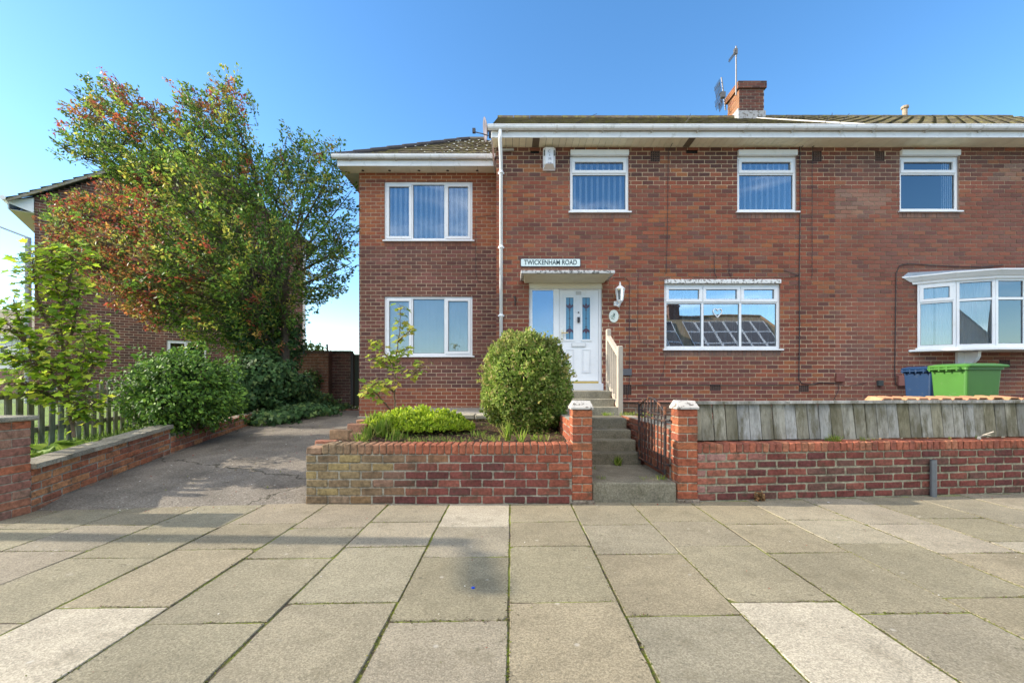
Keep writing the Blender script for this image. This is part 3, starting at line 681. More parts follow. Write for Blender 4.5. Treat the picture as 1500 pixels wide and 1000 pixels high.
# --- lantern
lx,lz=X(908,YM-.12),Z(434,YM-.12)
ln=empty('wall_lantern',(lx,YM,Z(447,YM)),'white six sided coach lantern on the wall right of the door','wall lamp')
b=MB(WHITE); y=YM-.13; zt,zb=Z(424,YM-.12),Z(440,YM-.12)
def hexr(r): return [(r*math.cos(R(60*k+30)),r*math.sin(R(60*k+30))) for k in range(6)]
for k in range(6):
    (a0,c0),(a1,c1)=hexr(.085)[k],hexr(.055)[k]; b.tube([(lx+a0,y+c0,zt),(lx+a1,y+c1,zb)],.010,6)
b.lathe((lx,y,zt),[(.10,0),(.095,.012),(.055,.055),(.02,.075),(.02,.10),(.012,.115),(.018,.125),(.004,.15)],12); b.lathe((lx,y,zb-.03),[(.02,-.03),(.045,0),(.06,.02),(.06,.032)],12)
b.tube([(lx,y,zb-.06),(lx-.02,y+.03,zb-.10),(lx-.04,y+.10,zb-.08),(lx-.06,YM-.02,zb-.02)],[.02,.03,.025,.02],8); b.lathe((lx-.05,YM-.012,zb-.05),[(.045,-.04),(.05,0),(.045,.05)],10)
b.build('lamp_body',M_UPVC,ln)
b=MB((.3,.3,.3)); g1=[b.pt((lx+p*.95,y+q*.95,zt)) for p,q in hexr(.08)]; g2=[b.pt((lx+p*.95,y+q*.95,zb)) for p,q in hexr(.052)]
for k in range(6): b.face((g1[k],g1[(k+1)%6],g2[(k+1)%6],g2[k]))
b.build('lamp_glass',glass('lantern_glass',.25,(.35,.35,.36)),ln)
# oval plaque
ox,oz=X(899,YM),Z(463,YM)
pq=empty('house_plaque',(ox,YM,oz-.12),'oval cream plaque with dark green writing below the white lantern','plaque')
b=MB((.72,.76,.68)); b.prism([(ox+.095*math.cos(2*math.pi*k/28),YM-.012,oz+.125*math.sin(2*math.pi*k/28)) for k in range(28)],(0,.012,0)); b.build('plate',M_UPVC,pq)
b=MB((.30,.42,.36))
for (u,w,r_) in ((-.025,-.02,.034),(-.005,-.035,.026)):
    b.tube([(ox+u+r_*math.cos(t/10*5.2),YM-.015,oz+w+r_*math.sin(t/10*5.2)) for t in range(11)],.006,5)
b.build('painted_ring',M_UPVC,pq)
text('lettering','306',.07,(ox+.022,YM-.014,oz+.028),flat('plaque_ink',(.03,.09,.09)),pq,rot=(R(90),R(38),0),bold=.001)
# small wrought hook left of the door
b=MB((.03,.03,.03)); hx,hz=X(754.5,YM),Z(440,YM); b.tube([(hx,YM-.02,hz+.09),(hx,YM-.02,hz-.1)],.012,6); b.tube([(hx,YM-.02,hz+.08),(hx-.03,YM-.08,hz+.06),(hx+.01,YM-.1,hz+.03)],.008,6); b.tube([(hx,YM-.02,hz),(hx+.03,YM-.07,hz-.03),(hx-.02,YM-.07,hz-.06)],.008,6)
tag(b.build('wall_hook',M_METAL),'small black iron hanging basket hook left of the door','hook')

# --- cables and boxes on the walls
def cable(root,pts,r=.008,D=YM,col=(.03,.03,.032),sag=0,name='cable'):
    b=MB(col); P_=[(X(p[0],D-.02),D-.016-(p[2] if len(p)>2 else 0),Z(p[1],D-.02)) for p in pts]; b.tube(P_,r*.75,5); return b.build(name,M_CABLE,root)
cable(house,[(1172,214),(1172.5,300),(1171,407),(1171.5,480),(1170.5,555),(1174,561),(1190,563),(1200,560),(1225,561)],.012)
cable(house,[(1190,214),(1190,400),(1189,408)],.006)
cable(house,[(1196,185,.44),(1195,188,.46),(1185,201,.34),(1174,216,.0)],.009); cable(house,[(1220,186,.44),(1213,193,.45),(1190,216,0)],.008)
cable(house,[(998,187,.46),(997,192,.46),(985,207,.25),(979,222,0),(978,330,0),(976,400,0)],.007)
cable(house,[(868,187,.46),(850,194,.46),(831,201,.36)],.006)
cable(house,[(1046,370),(1047,400),(1050,407)],.007); cable(house,[(1068,372),(1068,400),(1072,408),(1120,407),(1160,406),(1171,402)],.006)
cable(house,[(1171,404),(1150,396),(1090,395),(985,396),(935,396),(902,397)],.006)
cable(house,[(898,407),(916,407),(922,412),(922,480),(922,560),(918,590)],.007)
cable(house,[(925,564),(1000,563),(1080,564),(1170,563)],.009); cable(house,[(1228,563),(1229,570),(1222,585),(1216,594)],.006)
cable(house,[(935,400),(934,480),(938,500),(960,508)],.005); cable(house,[(975,520),(972,545),(965,558)],.005)
cable(nhouse,[(1227,562),(1240,566),(1270,560)],.006)
cable(nhouse,[(1470,388),(1440,391),(1400,390),(1360,388),(1330,386),(1318,389),(1313,400),(1312,470),(1311,540),(1312,562),(1320,566)],.011)
cable(house,[(697,335),(697,400),(700,412),(722,415)],.006,YW)
cable(house,[(697,335),(697,318),(724,315)],.006,YW)
b=MB((.20,.07,.05)); q=rm(1223,1235,546.5,559,YM); b.box(q[0],q[1],YM-.05,YM-.004,q[2],q[3]); b.build('meter_box',M_CREAM,house,bevel=.005)
b=MB((.10,.10,.11)); q=rm(911,925,540,549.5,YM); b.box(q[0],q[1],YM-.03,YM-.004,q[2],q[3]); b.build('junction_box',M_CREAM,house,bevel=.004)
b=MB((.05,.06,.06)); q=rm(1284,1291,557,565,YM); b.box(q[0],q[1],YM-.06,YM-.004,q[2],q[3]); b.build('outdoor_tap',M_CABLE,nhouse,bevel=.004)
b=MB((.25,.10,.08)); q=rm(1314,1322,550,565,YM); b.box(q[0],q[1]+.1,YM-.05,YM-.004,q[2],q[3]); b.build('junction_box',M_CREAM,nhouse,bevel=.004)

# --- bow window of the neighbour
bz0,bz1=Z(508,8.65),Z(411,8.6)
bp=[(8.03,8.93),(8.50,8.62),(9.03,8.41),(9.60,8.41),(10.13,8.62),(10.60,8.93)]
bwn=MB(WHITE)
def prism_xy(mb,pts,z0,z1,col=None): mb.prism([(p[0],p[1],z0) for p in pts],(0,0,z1-z0),col)
def offs(pts,d):
    c=Vector((9.315,9.4)); out=[]
    for p in pts: v=Vector(p)-c; out.append(tuple(c+v*(1+d/v.length)))
    return out
base=MB(WHITE)
prism_xy(base,offs(bp,.09)+[(10.95,8.945),(7.87,8.945)],bz0-.075,bz0-.035,(.76,.76,.75)); prism_xy(base,offs(bp,.03)+[(10.8,8.945),(8.0,8.945)],bz0-.034,bz0-.001)
bay=base.build('bay_window',M_UPVC,nhouse,bevel=.006); bay['label']='white five sided bow window with moulded cornice'
cor=MB(WHITE)
for z_a,z_b,d_a,d_b in ((bz1,bz1+.05,.04,.05),(bz1+.05,bz1+.13,.07,.14),(bz1+.13,bz1+.155,.15,.15)):
    A=offs(bp,d_a); B=offs(bp,d_b)
    A=[(A[0][0]-d_a,8.94)]+A+[(A[-1][0]+d_a,8.94)]; B=[(B[0][0]-d_b,8.94)]+B+[(B[-1][0]+d_b,8.94)]
    ia=[cor.pt((p[0],p[1],z_a)) for p in A]; ib=[cor.pt((p[0],p[1],z_b)) for p in B]
    for i in range(len(A)-1): cor.face((ia[i],ia[i+1],ib[i+1],ib[i]))
    cor.face(ia); cor.face(ib[::-1])
cor.build('cornice',M_UPVC,bay)
rfm=MB((.22,.27,.33)); B=offs(bp,.14); B=[(B[0][0]-.14,8.945)]+B+[(B[-1][0]+.14,8.945)]; T2=[(7.88,8.94),(10.9,8.94)]
i0=[rfm.pt((p[0],p[1],bz1+.157)) for p in B]; t0=rfm.pt((7.86,8.943,bz1+.24)); t1=rfm.pt((10.95,8.943,bz1+.24))
rfm.face((i0[0],i0[1],t0)); 
for i in range(1,len(B)-2): rfm.face((i0[i],i0[i+1],t1 if i>=3 else t0))
rfm.face((i0[3],t1,t0)); rfm.face((i0[-2],i0[-1],t1))
rfm.build('lead_roof',mat('lead_sheet',rough=.6,n_amp=.1,bump=.2),bay)
for i in range(5):
    A,B_=Vector((*bp[i],0)),Vector((*bp[i+1],0)); d=B_-A; L=d.length; ang=math.atan2(d.y,d.x)
    T=Matrix.Translation(A)@Matrix.Rotation(ang,4,'Z')
    lights=[(0,1,0,.735,False),(0,1,.735,1,i in (0,4))]
    fw=.05
    mb=MB(WHITE); mb.T=T; ring(mb,0.004,L-.004,bz0,bz1,.045,0,.06); pane=MB(); pane.T=T
    iz=bz0+.045; H_=bz1-bz0-.09; zt=iz+H_*.72
    mb.box(.05,L-.05,.003,.057,zt-.022,zt+.022)
    for (c,e,op) in ((iz,zt-.022,False),(zt+.022,bz1-.045,i in (0,4))):
        gx0,gx1=.049,L-.049
        if op: ring(mb,gx0-.01,gx1+.01,c-.01,e+.01,.055,-.014,.045); gx0+=.045;gx1-=.045;c+=.045;e-=.045
        ring(mb,gx0-.002,gx1+.002,c-.002,e+.002,.010,.016,.036,(.12,.13,.14)); pane.box(gx0,gx1,.026,.03,c,e)
    f=mb.build('window_light',M_UPVC,bay,bevel=.003)
    pane.build('bay_pane',glass('window_glass',.24),bay)
    cb=MB((.92,.93,.93)); cb.T=T
    for k in range(int(L/.018)):
        a,b2=.03+k*.018,.03+(k+1)*.018
        if b2<L-.02 and not (i==0 and .24<a<.27): cb.poly([(a,.065+.012*(k%2),bz0),(b2,.065+.012*((k+1)%2),bz0),(b2,.065+.012*((k+1)%2),bz1),(a,.065+.012*(k%2),bz1)])
    cb.build('net_curtain',mat('blind_fabric'),bay)
cb=MB((.3,.3,.3)); prism_xy(cb,[(8.1,9.3),(10.7,9.3),(10.7,9.34),(8.1,9.34)],bz0,bz1); cb.build('room',mat('room_walls'),bay)
br=MB(WHITE); bxx=X(1430,8.75); 
pts=[(bxx,8.945,bz0-.08),(bxx,8.60,bz0-.08),(bxx,8.62,bz0-.12)]+[(bxx,8.945-.33*math.cos(R(a))*1.0+.0,bz0-.13-.24*math.sin(R(a))) for a in (12,30,50,70,90)]
pts=[(bxx-.10,p[1],p[2]) for p in pts]; br.prism(pts,(.06,0,0)); br.box(bxx-.22,bxx-.03,8.88,8.945,bz0-.36,bz0-.081); br.build('bracket',M_UPVC,bay)

# --- steps up to the door (one flight, part of the house)
SX0,SX1=.86,1.70
mb=MB((.17,.16,.125)); g=(.17,.16,.125)
st=[(5.93,.364),(6.18,.503),(6.43,.621),(6.68,.769)]
stp=MB(g)
for i,(d,z) in enumerate(st):
    nd=st[i+1][0] if i<3 else 7.33
    stp.rbox(SX0-.2,SX1+.0,d,nd+.03 if i<3 else 7.4,-.05,z,.002,.008,vary((.16,.145,.105),.85,1.1))
for d,z,nd in ((7.33,.902,7.6),(7.58,1.027,7.85),(7.83,1.155,8.94)):
    stp.rbox(SX0-.2,1.72,d,nd,.4,z,.002,.008,vary((.24,.22,.165),.95,1.15))
so=stp.build('garden_steps',M_CONC); tag(so,'flight of worn grey concrete steps rising from the gate to the white front door','steps')
ss=MB((.20,.18,.13)); ss.rbox(.862,1.778,4.86,5.95,-.03,.215,.002,.014); tag(ss.build('doorstep_slab',M_CONC),'broad bottom concrete step between the two brick gate piers','step')
# timber handrail
W_=(.44,.38,.30); hr=empty('handrail',(1.76,7.4,.77),'pale timber handrail with two square posts beside the upper steps','handrail')
def post(x,y,z0,z1,s=.045):
    b=MB(W_); b.rbox(x-s,x+s,y-s,y+s,z0,z1,.0,.012)
    b.build('post',M_NEWWOOD,hr)
post(1.765,7.38,.70,1.90); post(1.765,8.25,1.1,2.28,.042)
b=MB(W_)
def beam(b,A,B,w,h):
    A,B=Vector(A),Vector(B); d=B-A; b.prism([A+Vector((-w,0,-h)),A+Vector((w,0,-h)),A+Vector((w,0,h)),A+Vector((-w,0,h))],d)
beam(b,(1.765,8.21,2.12),(1.765,7.42,1.76),.033,.035); b.build('top_rail',M_NEWWOOD,hr)
b=MB(W_); beam(b,(1.765,8.21,1.30),(1.765,7.42,.88),.03,.03); b.build('bottom_rail',M_NEWWOOD,hr)
for k in range(5):
    t_=(k+.5)/5; y=8.21-.79*t_; b=MB(W_); b.box(1.75,1.78,y-.016,y+.016,1.33-.42*t_,2.09-.36*t_); b.build('baluster',M_NEWWOOD,hr)

# ================================================================== GARDEN WALLS
def gwall(name, A, B, zb, courses, ch, pal, parent, th=.215, edge=.0, zoff=0, mort=(.30,.27,.21), L=.235, start=0, rag=0, col_edge=None, m=None, shear=0, gp=.006, e0=0):
    A=Vector((*A,0)); B=Vector((*B,0)); d=B-A; Ln=d.length; SH=Matrix.Identity(4); SH[2][0]=shear; T=Matrix.Translation(A+Vector((0,0,zb)))@Matrix.Rotation(math.atan2(d.y,d.x),4,'Z')@SH
    mb=MB(); mb.T=T; zt=courses*ch
    mb.box(.004,Ln-.004,.009,th-.009,-.06,zt-.004,mort)
    for r in range(courses):
        x=-(L/2 if (r+start)%2 else 0)
        while x<Ln-.02:
            a,b=max(x,0)+gp,min(x+L,Ln)-gp
            if b-a>.03:
                c=pal((A+d*((a+b)/2/Ln)).x, r/courses)
                j=rnd(-.003,.003)
                mb.rbox(a+rnd(-.002,.004),b-rnd(-.002,.004),j,th/2-.004,r*ch+gp+rnd(-.002,.002),(r+1)*ch-gp+rnd(-.003,.002),.0036,.007,c)
                mb.rbox(a,b,th/2+.004,th+j,r*ch+.006,(r+1)*ch-.006,.0028,.007,c)
            x+=L
    if edge:
        x=e0
        while x<Ln-.03:
            e=min(x+.077,Ln); c=(col_edge or pal)((A+d*((x+e)/2/Ln)).x,1.0); dz=rnd(-.004,.004)
            mb.rbox(x+.004,e-.004,-.004+rnd(-.003,.003),th+.004,zt+.006,zt+edge+dz,.0035,.009,c); x=e
        mb.box(.01+e0,Ln-.01,.012,th-.012,zt-.004,zt+edge-.014,mort)
    return mb.build(name, m or M_OLDBRICK, parent)
def pier(name, x0,x1,y0,y1,zb,courses,ch,pal,parent,cap='paint',rot=0):
    mb=MB(); w,dp=x1-x0,y1-y0; mb.box(x0+.008,x1-.008,y0+.008,y1-.008,zb-.05,zb+courses*ch-.004,(.36,.30,.22))
    for r in range(courses):
        a,b=zb+r*ch+.006,zb+(r+1)*ch-.006; j=rnd(-.002,.002)
        if r%2==0: mb.rbox(x0,x1,y0+j,y0+dp/2-.004,a,b,.002,.006,pal()); mb.rbox(x0,x1,y0+dp/2+.004,y1,a,b,.002,.006,pal())
        else: mb.rbox(x0+j,x0+w/2-.005,y0,y1,a,b,.002,.006,pal()); mb.rbox(x0+w/2+.005,x1,y0,y1,a,b,.002,.006,pal())
    o=mb.build('pier',M_OLDBRICK,parent)
    zt=zb+courses*ch; c=MB((.46,.43,.38))
    if cap=='paint':
        e=.012
        P=[(x0-e,y0-e,zt),(x1+e,y0-e,zt),(x1+e,y1+e,zt),(x0-e,y1+e,zt)]; Q=[(x0+.02,y0+.045,zt+.085),(x1-.02,y0+.045,zt+.085),(x1-.02,y1-.02,zt+.085),(x0+.02,y1-.02,zt+.085)]
        lo=[c.pt((p[0],p[1],p[2])) for p in P]; lm=[c.pt((p[0],p[1],p[2]+.018)) for p in P]; up=[c.pt((p[0]+rnd(-.006,.006),p[1],p[2]+rnd(-.008,.008))) for p in Q]
        for u,v in ((lo,lm),(lm,up)):
            for k in range(4): c.face((u[k],u[(k+1)%4],v[(k+1)%4],v[k]))
        c.face(up); c.build('coping',M_PAINT,o)
    else:
        c=MB((.27,.25,.19)); c.rbox(x0-.05,x1+.045,y0-.045,y1+.04,zt,zt+.045,.004,.01); c.build('coping',M_CONC,o)
    return o
PR=lambda: mixc(random.choice([(.34,.105,.05),(.29,.085,.045),(.24,.07,.042),(.37,.13,.058)]),(.28,.088,.048),.3)
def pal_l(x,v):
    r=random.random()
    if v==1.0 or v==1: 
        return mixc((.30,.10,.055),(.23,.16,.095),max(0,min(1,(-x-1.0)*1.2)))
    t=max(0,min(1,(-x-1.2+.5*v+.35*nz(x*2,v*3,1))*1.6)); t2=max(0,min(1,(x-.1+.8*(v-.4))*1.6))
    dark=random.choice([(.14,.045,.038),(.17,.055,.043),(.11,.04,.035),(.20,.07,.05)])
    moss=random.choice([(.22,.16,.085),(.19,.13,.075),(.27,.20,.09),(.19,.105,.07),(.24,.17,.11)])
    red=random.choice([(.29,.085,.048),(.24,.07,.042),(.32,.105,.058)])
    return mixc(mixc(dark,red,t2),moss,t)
def pal_r(x,v):
    if v==1.0 or v==1: return random.choice([(.36,.12,.07),(.30,.10,.06),(.26,.09,.06),(.34,.14,.08)])
    t=max(0,min(1,(2.55-x+.6*(v-.3))*2))
    dark=random.choice([(.15,.047,.038),(.18,.056,.043),(.12,.042,.037),(.20,.07,.05),(.13,.065,.05)])
    red=random.choice([(.36,.13,.085),(.30,.11,.075),(.34,.18,.15)])
    return mixc(dark,red,t)
fw=empty('garden_wall',(-.8,4.9,0),'brick front wall of the raised flower bed, mossy yellow at its left end','garden wall')
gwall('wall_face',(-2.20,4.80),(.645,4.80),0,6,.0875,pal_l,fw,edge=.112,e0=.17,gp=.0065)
b=MB(); b.rbox(-2.195,-2.035,4.80,5.01,.53,.60,.004,.008,(.30,.19,.12)); b.build('loose_brick',M_OLDBRICK,fw)
# eroded left end: one lower brick, then loose stepping return wall
def pal_ret(x,v): return random.choice([(.34,.17,.10),(.30,.13,.08),(.38,.22,.13),(.26,.16,.09)])
gwall('return_wall',(-2.20,7.25),(-2.20,5.02),0,7,.0875,pal_ret,fw,th=.215)
b=MB()
for (x,y,z,w,d,h) in ((-2.21,5.10,.615,.235,.11,.085),(-2.17,5.42,.70,.235,.13,.085),(-1.99,5.44,.66,.22,.13,.09),(-2.1,5.80,.74,.24,.13,.075),(-2.12,6.2,.77,.24,.13,.06)):
    b.T=Matrix.Translation((x+w/2,y,z))@Matrix.Rotation(rnd(-.12,.12),4,'Z')@Matrix.Rotation(rnd(-.03,.03),4,'Y'); b.rbox(-w/2,w/2,-d/2,d/2,-h,h*.35,.003,.008,pal_ret(0,0))
b.T=None; b.build('loose_brick',M_OLDBRICK,fw)
gwall('inner_wall',(-1.98,7.25),(.64,7.25),.1,7,.0875,pal_ret,fw,th=.20)
b=MB((.42,.38,.28)); b.rbox(-2.0,-.6,7.2,7.5,.715,.785,.006,.012); b.rbox(-.59,.64,7.2,7.5,.713,.783,.006,.012); b.build('coping',M_CONC,fw)
pier('pier',.640,.855,4.80,5.02,.035,11,.0885,PR,fw)
gwall('step_side_wall',(.640,7.2),(.640,5.03),0,10,.0875,lambda x,v: PR(),fw,th=.21)
b=MB((.16,.14,.11))
for (a,c) in ((.63,.865),(1.77,2.01)): 
    for k in range(3): b.rbox(a+k*.08,a+k*.08+.09,4.79+rnd(-.012,.01)+(.05 if a>1 else 0),5.03,-.03,.036+rnd(-.008,0),.008,.014,vary((.2,.16,.12),.8,1.3))
b.build('footing',M_OLDBRICK,fw)
rw=empty('garden_wall',(5,5.1,0),'long low dark red brick wall below the grey boards, right of the iron gate','garden wall')
pier('pier',1.785,2.0,4.85,5.07,.035,11,.0885,PR,rw)
RA=(2.004,4.90); RB=(9.3,5.60)
gwall('wall_face',RA,RB,.0,6,.0865,pal_r,rw,edge=.108,mort=(.29,.265,.185),gp=.0095)
gwall('step_side_wall',(1.76,7.3),(1.76,5.08),0,9,.0865,lambda x,v: mixc(PR(),(.2,.1,.07),.4),rw,th=-.215) if False else gwall('step_side_wall',(1.985,5.08),(1.985,7.3),0,9,.0865,lambda x,v: mixc(PR(),(.2,.1,.07),.4),rw,th=.215)
gwall('planter_wall',(1.86,7.62),(2.75,7.62),.45,6,.085,lambda x,v:(.22,.12,.08),rw,th=.2)
b=MB((.26,.12,.08)); b.rbox(1.84,2.77,7.59,7.84,.962,.99,.003,.008); b.build('planter_coping',M_CREAM,rw)
# left boundary wall of the drive
lw=empty('garden_wall',(-5.05,6.5,0),'low mossy brick wall and square pier along the left edge of the driveway','garden wall')
pier('pier',-5.13,-4.79,4.15,4.49,-.01,11,.0845,lambda: random.choice([(.30,.13,.09),(.26,.13,.095),(.36,.15,.085),(.42,.14,.07),(.33,.18,.12)]),lw,cap='slab')
pL=lambda x,v: random.choice([(.36,.13,.065),(.40,.165,.08),(.29,.11,.065),(.25,.11,.065),(.44,.20,.09)])
gwall('wall_face',(-4.80,4.50),(-5.02,6.63),-.03,6,.077,pL,lw,th=.2,shear=.095)
gwall('wall_face',(-5.025,6.64),(-5.32,9.4),.17,4,.083,pL,lw,th=.2,shear=.07)
b=MB((.25,.225,.17))
def slope(mb,A,B,w,z0,z1,t,col=None):
    A=Vector((*A,0)); B=Vector((*B,0)); n=(B-A).cross(Vector((0,0,1))).normalized()
    P=[A-n*.03,A+n*w,B+n*w,B-n*.03]; zz=[z0,z0,z1,z1]
    lo=[mb.pt((p.x,p.y,z-t)) for p,z in zip(P,zz)]; hi=[mb.pt((p.x,p.y,z+rnd(-.004,.004))) for p,z in zip(P,zz)]
    mb.face(hi,col); mb.face(lo[::-1],col)
    for i in range(4): mb.face((lo[i],lo[(i+1)%4],hi[(i+1)%4],hi[i]),col)
for i in range(6):
    t0,t1=i/6,(i+.985)/6; a=Vector((-4.80,4.50)).lerp(Vector((-5.02,6.62)),t0); c=Vector((-4.80,4.50)).lerp(Vector((-5.02,6.62)),t1)
    slope(b,(c.x+.02,c.y),(a.x+.02,a.y),.24,.680-.20*(1-t1),.680-.20*(1-t0),.05,vary((.25,.225,.17),.85,1.15))
b.build('coping',M_CONC,lw)
# rear wall and gate at the end of the drive
RY=13.1
bw_=empty('brick_wall',(-5.6,RY,.6),'tall shaded brick wall closing off the end of the driveway','brick wall')
mb=MB(); pdk=lambda u,v: random.choice([(.14,.07,.06),(.17,.08,.065),(.12,.06,.05),(.19,.09,.07)])
x0r,x1r,zr=-7.2,X(514,RY),Z(518,RY)
brickface(mb,(0,RY,0),(1,0,0),(0,-1,0),x0r,x1r,.3,zr,pdk,mort=(.30,.25,.19)); mb.box(x0r,x1r,RY+.01,RY+.22,.3,zr-.002,(.16,.1,.08))
x=x0r
while x<x1r-.02: mb.rbox(x+.003,min(x+.075,x1r)-.003,RY-.01,RY+.23,zr,zr+.09,.003,.006,vary((.07,.06,.045),.8,1.2)); x+=.077
mb.build('wall_face',M_OLDBRICK,bw_)
mb=MB(); xp=X(437,RY-.3); brickface(mb,(0,RY-.3,0),(1,0,0),(0,-1,0),xp-.35,xp+.85,.3,zr-.02,lambda u,v: mixc(pdk(u,v),(.28,.12,.07),.45),mort=(.30,.25,.19)); mb.box(xp-.35,xp+.85,RY-.29,RY-.02,.3,zr+.06,(.10,.07,.055)); mb.build('buttress',M_OLDBRICK,bw_)
b=MB((.035,.05,.032)); gx0,gx1=X(515.5,12.6),-3.45
gt=empty('side_gate',((gx0+gx1)/2,12.7,.6),'dark green boarded side gate standing between the tall brick wall and the wing','gate')
for k in range(6): a=gx0+(gx1-gx0+.3)*k/6; b.box(a+.003,a+(gx1-gx0+.3)/6-.003,12.7,12.73,.62,Z(519,12.7))
b.build('boards',M_CREAM,gt); b=MB((.03,.03,.03)); b.box(X(513.5,12.6),X(517.5,12.6),12.6,12.7,.5,Z(517,12.6)); b.build('gate_post',M_CREAM,gt)
b=MB((.12,.11,.10)); b.tube([(X(482,14),14,1.6),(X(479,14),14,Z(504,14))],.03,6); tag(b.build('leaning_pole',M_METAL),'thin dark pole sticking up behind the tall brick wall','pole')

# ================================================================== GROUND
def sheet(name,pts,z,col,m,kind='structure'):
    b=MB(col); b.poly([(p[0],p[1],z) for p in pts]); o=b.build(name,m); tag(o,kind=kind); return o
sheet('ground',[(-400,-400),(400,-400),(400,400),(-400,400)],-.06,(.13,.13,.10),mat('ground_surface',rough=1,n_amp=.3,n_scale=.4,bump=0))
M_ASPH=lambda: mat('asphalt',rough=.95,n_amp=.35,n_scale=120,n2_amp=.15,n2_scale=1.5,bump=.6,b_scale=140,b_dist=.004)
sheet('road',[(-60,-9),(60,-9),(60,-1.35),(-60,-1.35)],-.045,(.09,.088,.085),M_ASPH)
b=MB((.3,.29,.26))
for k in range(-20,21): b.rbox(k*.92,k*.92+.91,-1.35,-1.2,-.1,.012,.002,.012)
tag(b.build('kerb',M_CONC),kind='structure')
# paving slabs
def slabmat():
    m=bpy.data.materials.new('paving_slabs'); m.use_nodes=True; nt=m.node_tree; N=nt.nodes; L=nt.links; p=N['Principled BSDF']
    at=N.new('ShaderNodeAttribute'); at.attribute_name='col'; geo=N.new('ShaderNodeNewGeometry')
    def nzn(sc,det=2,ro=.5):
        n=N.new('ShaderNodeTexNoise'); n.inputs['Scale'].default_value=sc; n.inputs['Detail'].default_value=det; n.inputs['Roughness'].default_value=ro; L.new(geo.outputs['Position'],n.inputs['Vector']); return n
    def mr(n,a,b,c,d):
        r=N.new('ShaderNodeMapRange'); r.inputs['From Min'].default_value=a; r.inputs['From Max'].default_value=b; r.inputs['To Min'].default_value=c; r.inputs['To Max'].default_value=d; L.new(n,r.inputs['Value']); return r.outputs[0]
    def sc(c,f):
        v=N.new('ShaderNodeVectorMath'); v.operation='SCALE'; L.new(c,v.inputs[0]); L.new(f,v.inputs['Scale']); return v.outputs[0]
    vo=N.new('ShaderNodeTexVoronoi'); vo.inputs['Scale'].default_value=150; L.new(geo.outputs['Position'],vo.inputs['Vector'])
    sp=N.new('ShaderNodeSeparateColor'); L.new(vo.outputs['Color'],sp.inputs[0])
    cur=sc(at.outputs['Color'],mr(sp.outputs[0],0,1,.74,1.28)) 
    cur=sc(cur,mr(nzn(60,4,.7).outputs['Fac'],.3,.7,.8,1.2))
    cur=sc(cur,mr(nzn(1.1,4,.6).outputs['Fac'],.3,.7,.84,1.14))
    cur=sc(cur,mr(nzn(6,5,.7).outputs['Fac'],.3,.7,.9,1.1))
    # pale worn patches and dark spots
    def mixto(cur,fac,col):
        mx=N.new('ShaderNodeMix'); mx.data_type='RGBA'; L.new(fac,mx.inputs['Factor']); L.new(cur,mx.inputs['A']); mx.inputs['B'].default_value=(*col,1); return mx.outputs['Result']
    cur=mixto(cur,mr(nzn(4.5,5,.65).outputs['Fac'],.66,.74,0,.45),(.42,.38,.31))
    cur=mixto(cur,mr(nzn(3.2,6,.75).outputs['Fac'],.54,.70,0,.5),(.135,.115,.07))
    cur=mixto(cur,mr(nzn(14,3,.6).outputs['Fac'],.66,.72,0,.6),(.09,.08,.05))
    vs=N.new('ShaderNodeTexVoronoi'); vs.inputs['Scale'].default_value=4.2; L.new(geo.outputs['Position'],vs.inputs['Vector'])
    cur=mixto(cur,mr(vs.outputs['Distance'],.035,.07,.45,0),(.5,.47,.40))
    L.new(cur,p.inputs['Base Color']); p.inputs['Roughness'].default_value=.93; p.inputs['Specular IOR Level'].default_value=.25
    bp_=N.new('ShaderNodeBump'); bp_.inputs['Strength'].default_value=.7; bp_.inputs['Distance'].default_value=.004
    ad=N.new('ShaderNodeMath'); L.new(sp.outputs[0],ad.inputs[0]); L.new(nzn(220,3,.6).outputs['Fac'],ad.inputs[1]); L.new(ad.outputs[0],bp_.inputs['Height']); L.new(bp_.outputs[0],p.inputs['Normal'])
    return m
M_SLAB=slabmat()
pv=MB((.26,.235,.185))
def fline(x):   # line of the front walls
    return 4.84+ (.095*(x-2.0) if x>2 else (.05*(x+.0) if x<-2.3 else 0))
PW=.648; ev=[-1.2,-.08,.82,1.72,2.64,3.55,4.18]; od=[-1.2,-.25,.65,1.55,2.46,3.36,4.06]
SL=(.245,.212,.145); PALE=(.375,.33,.245)
specials={(-1,'s',5):PALE,(-4,'s',2):PALE,(2,'s',2):(.44,.40,.34)}
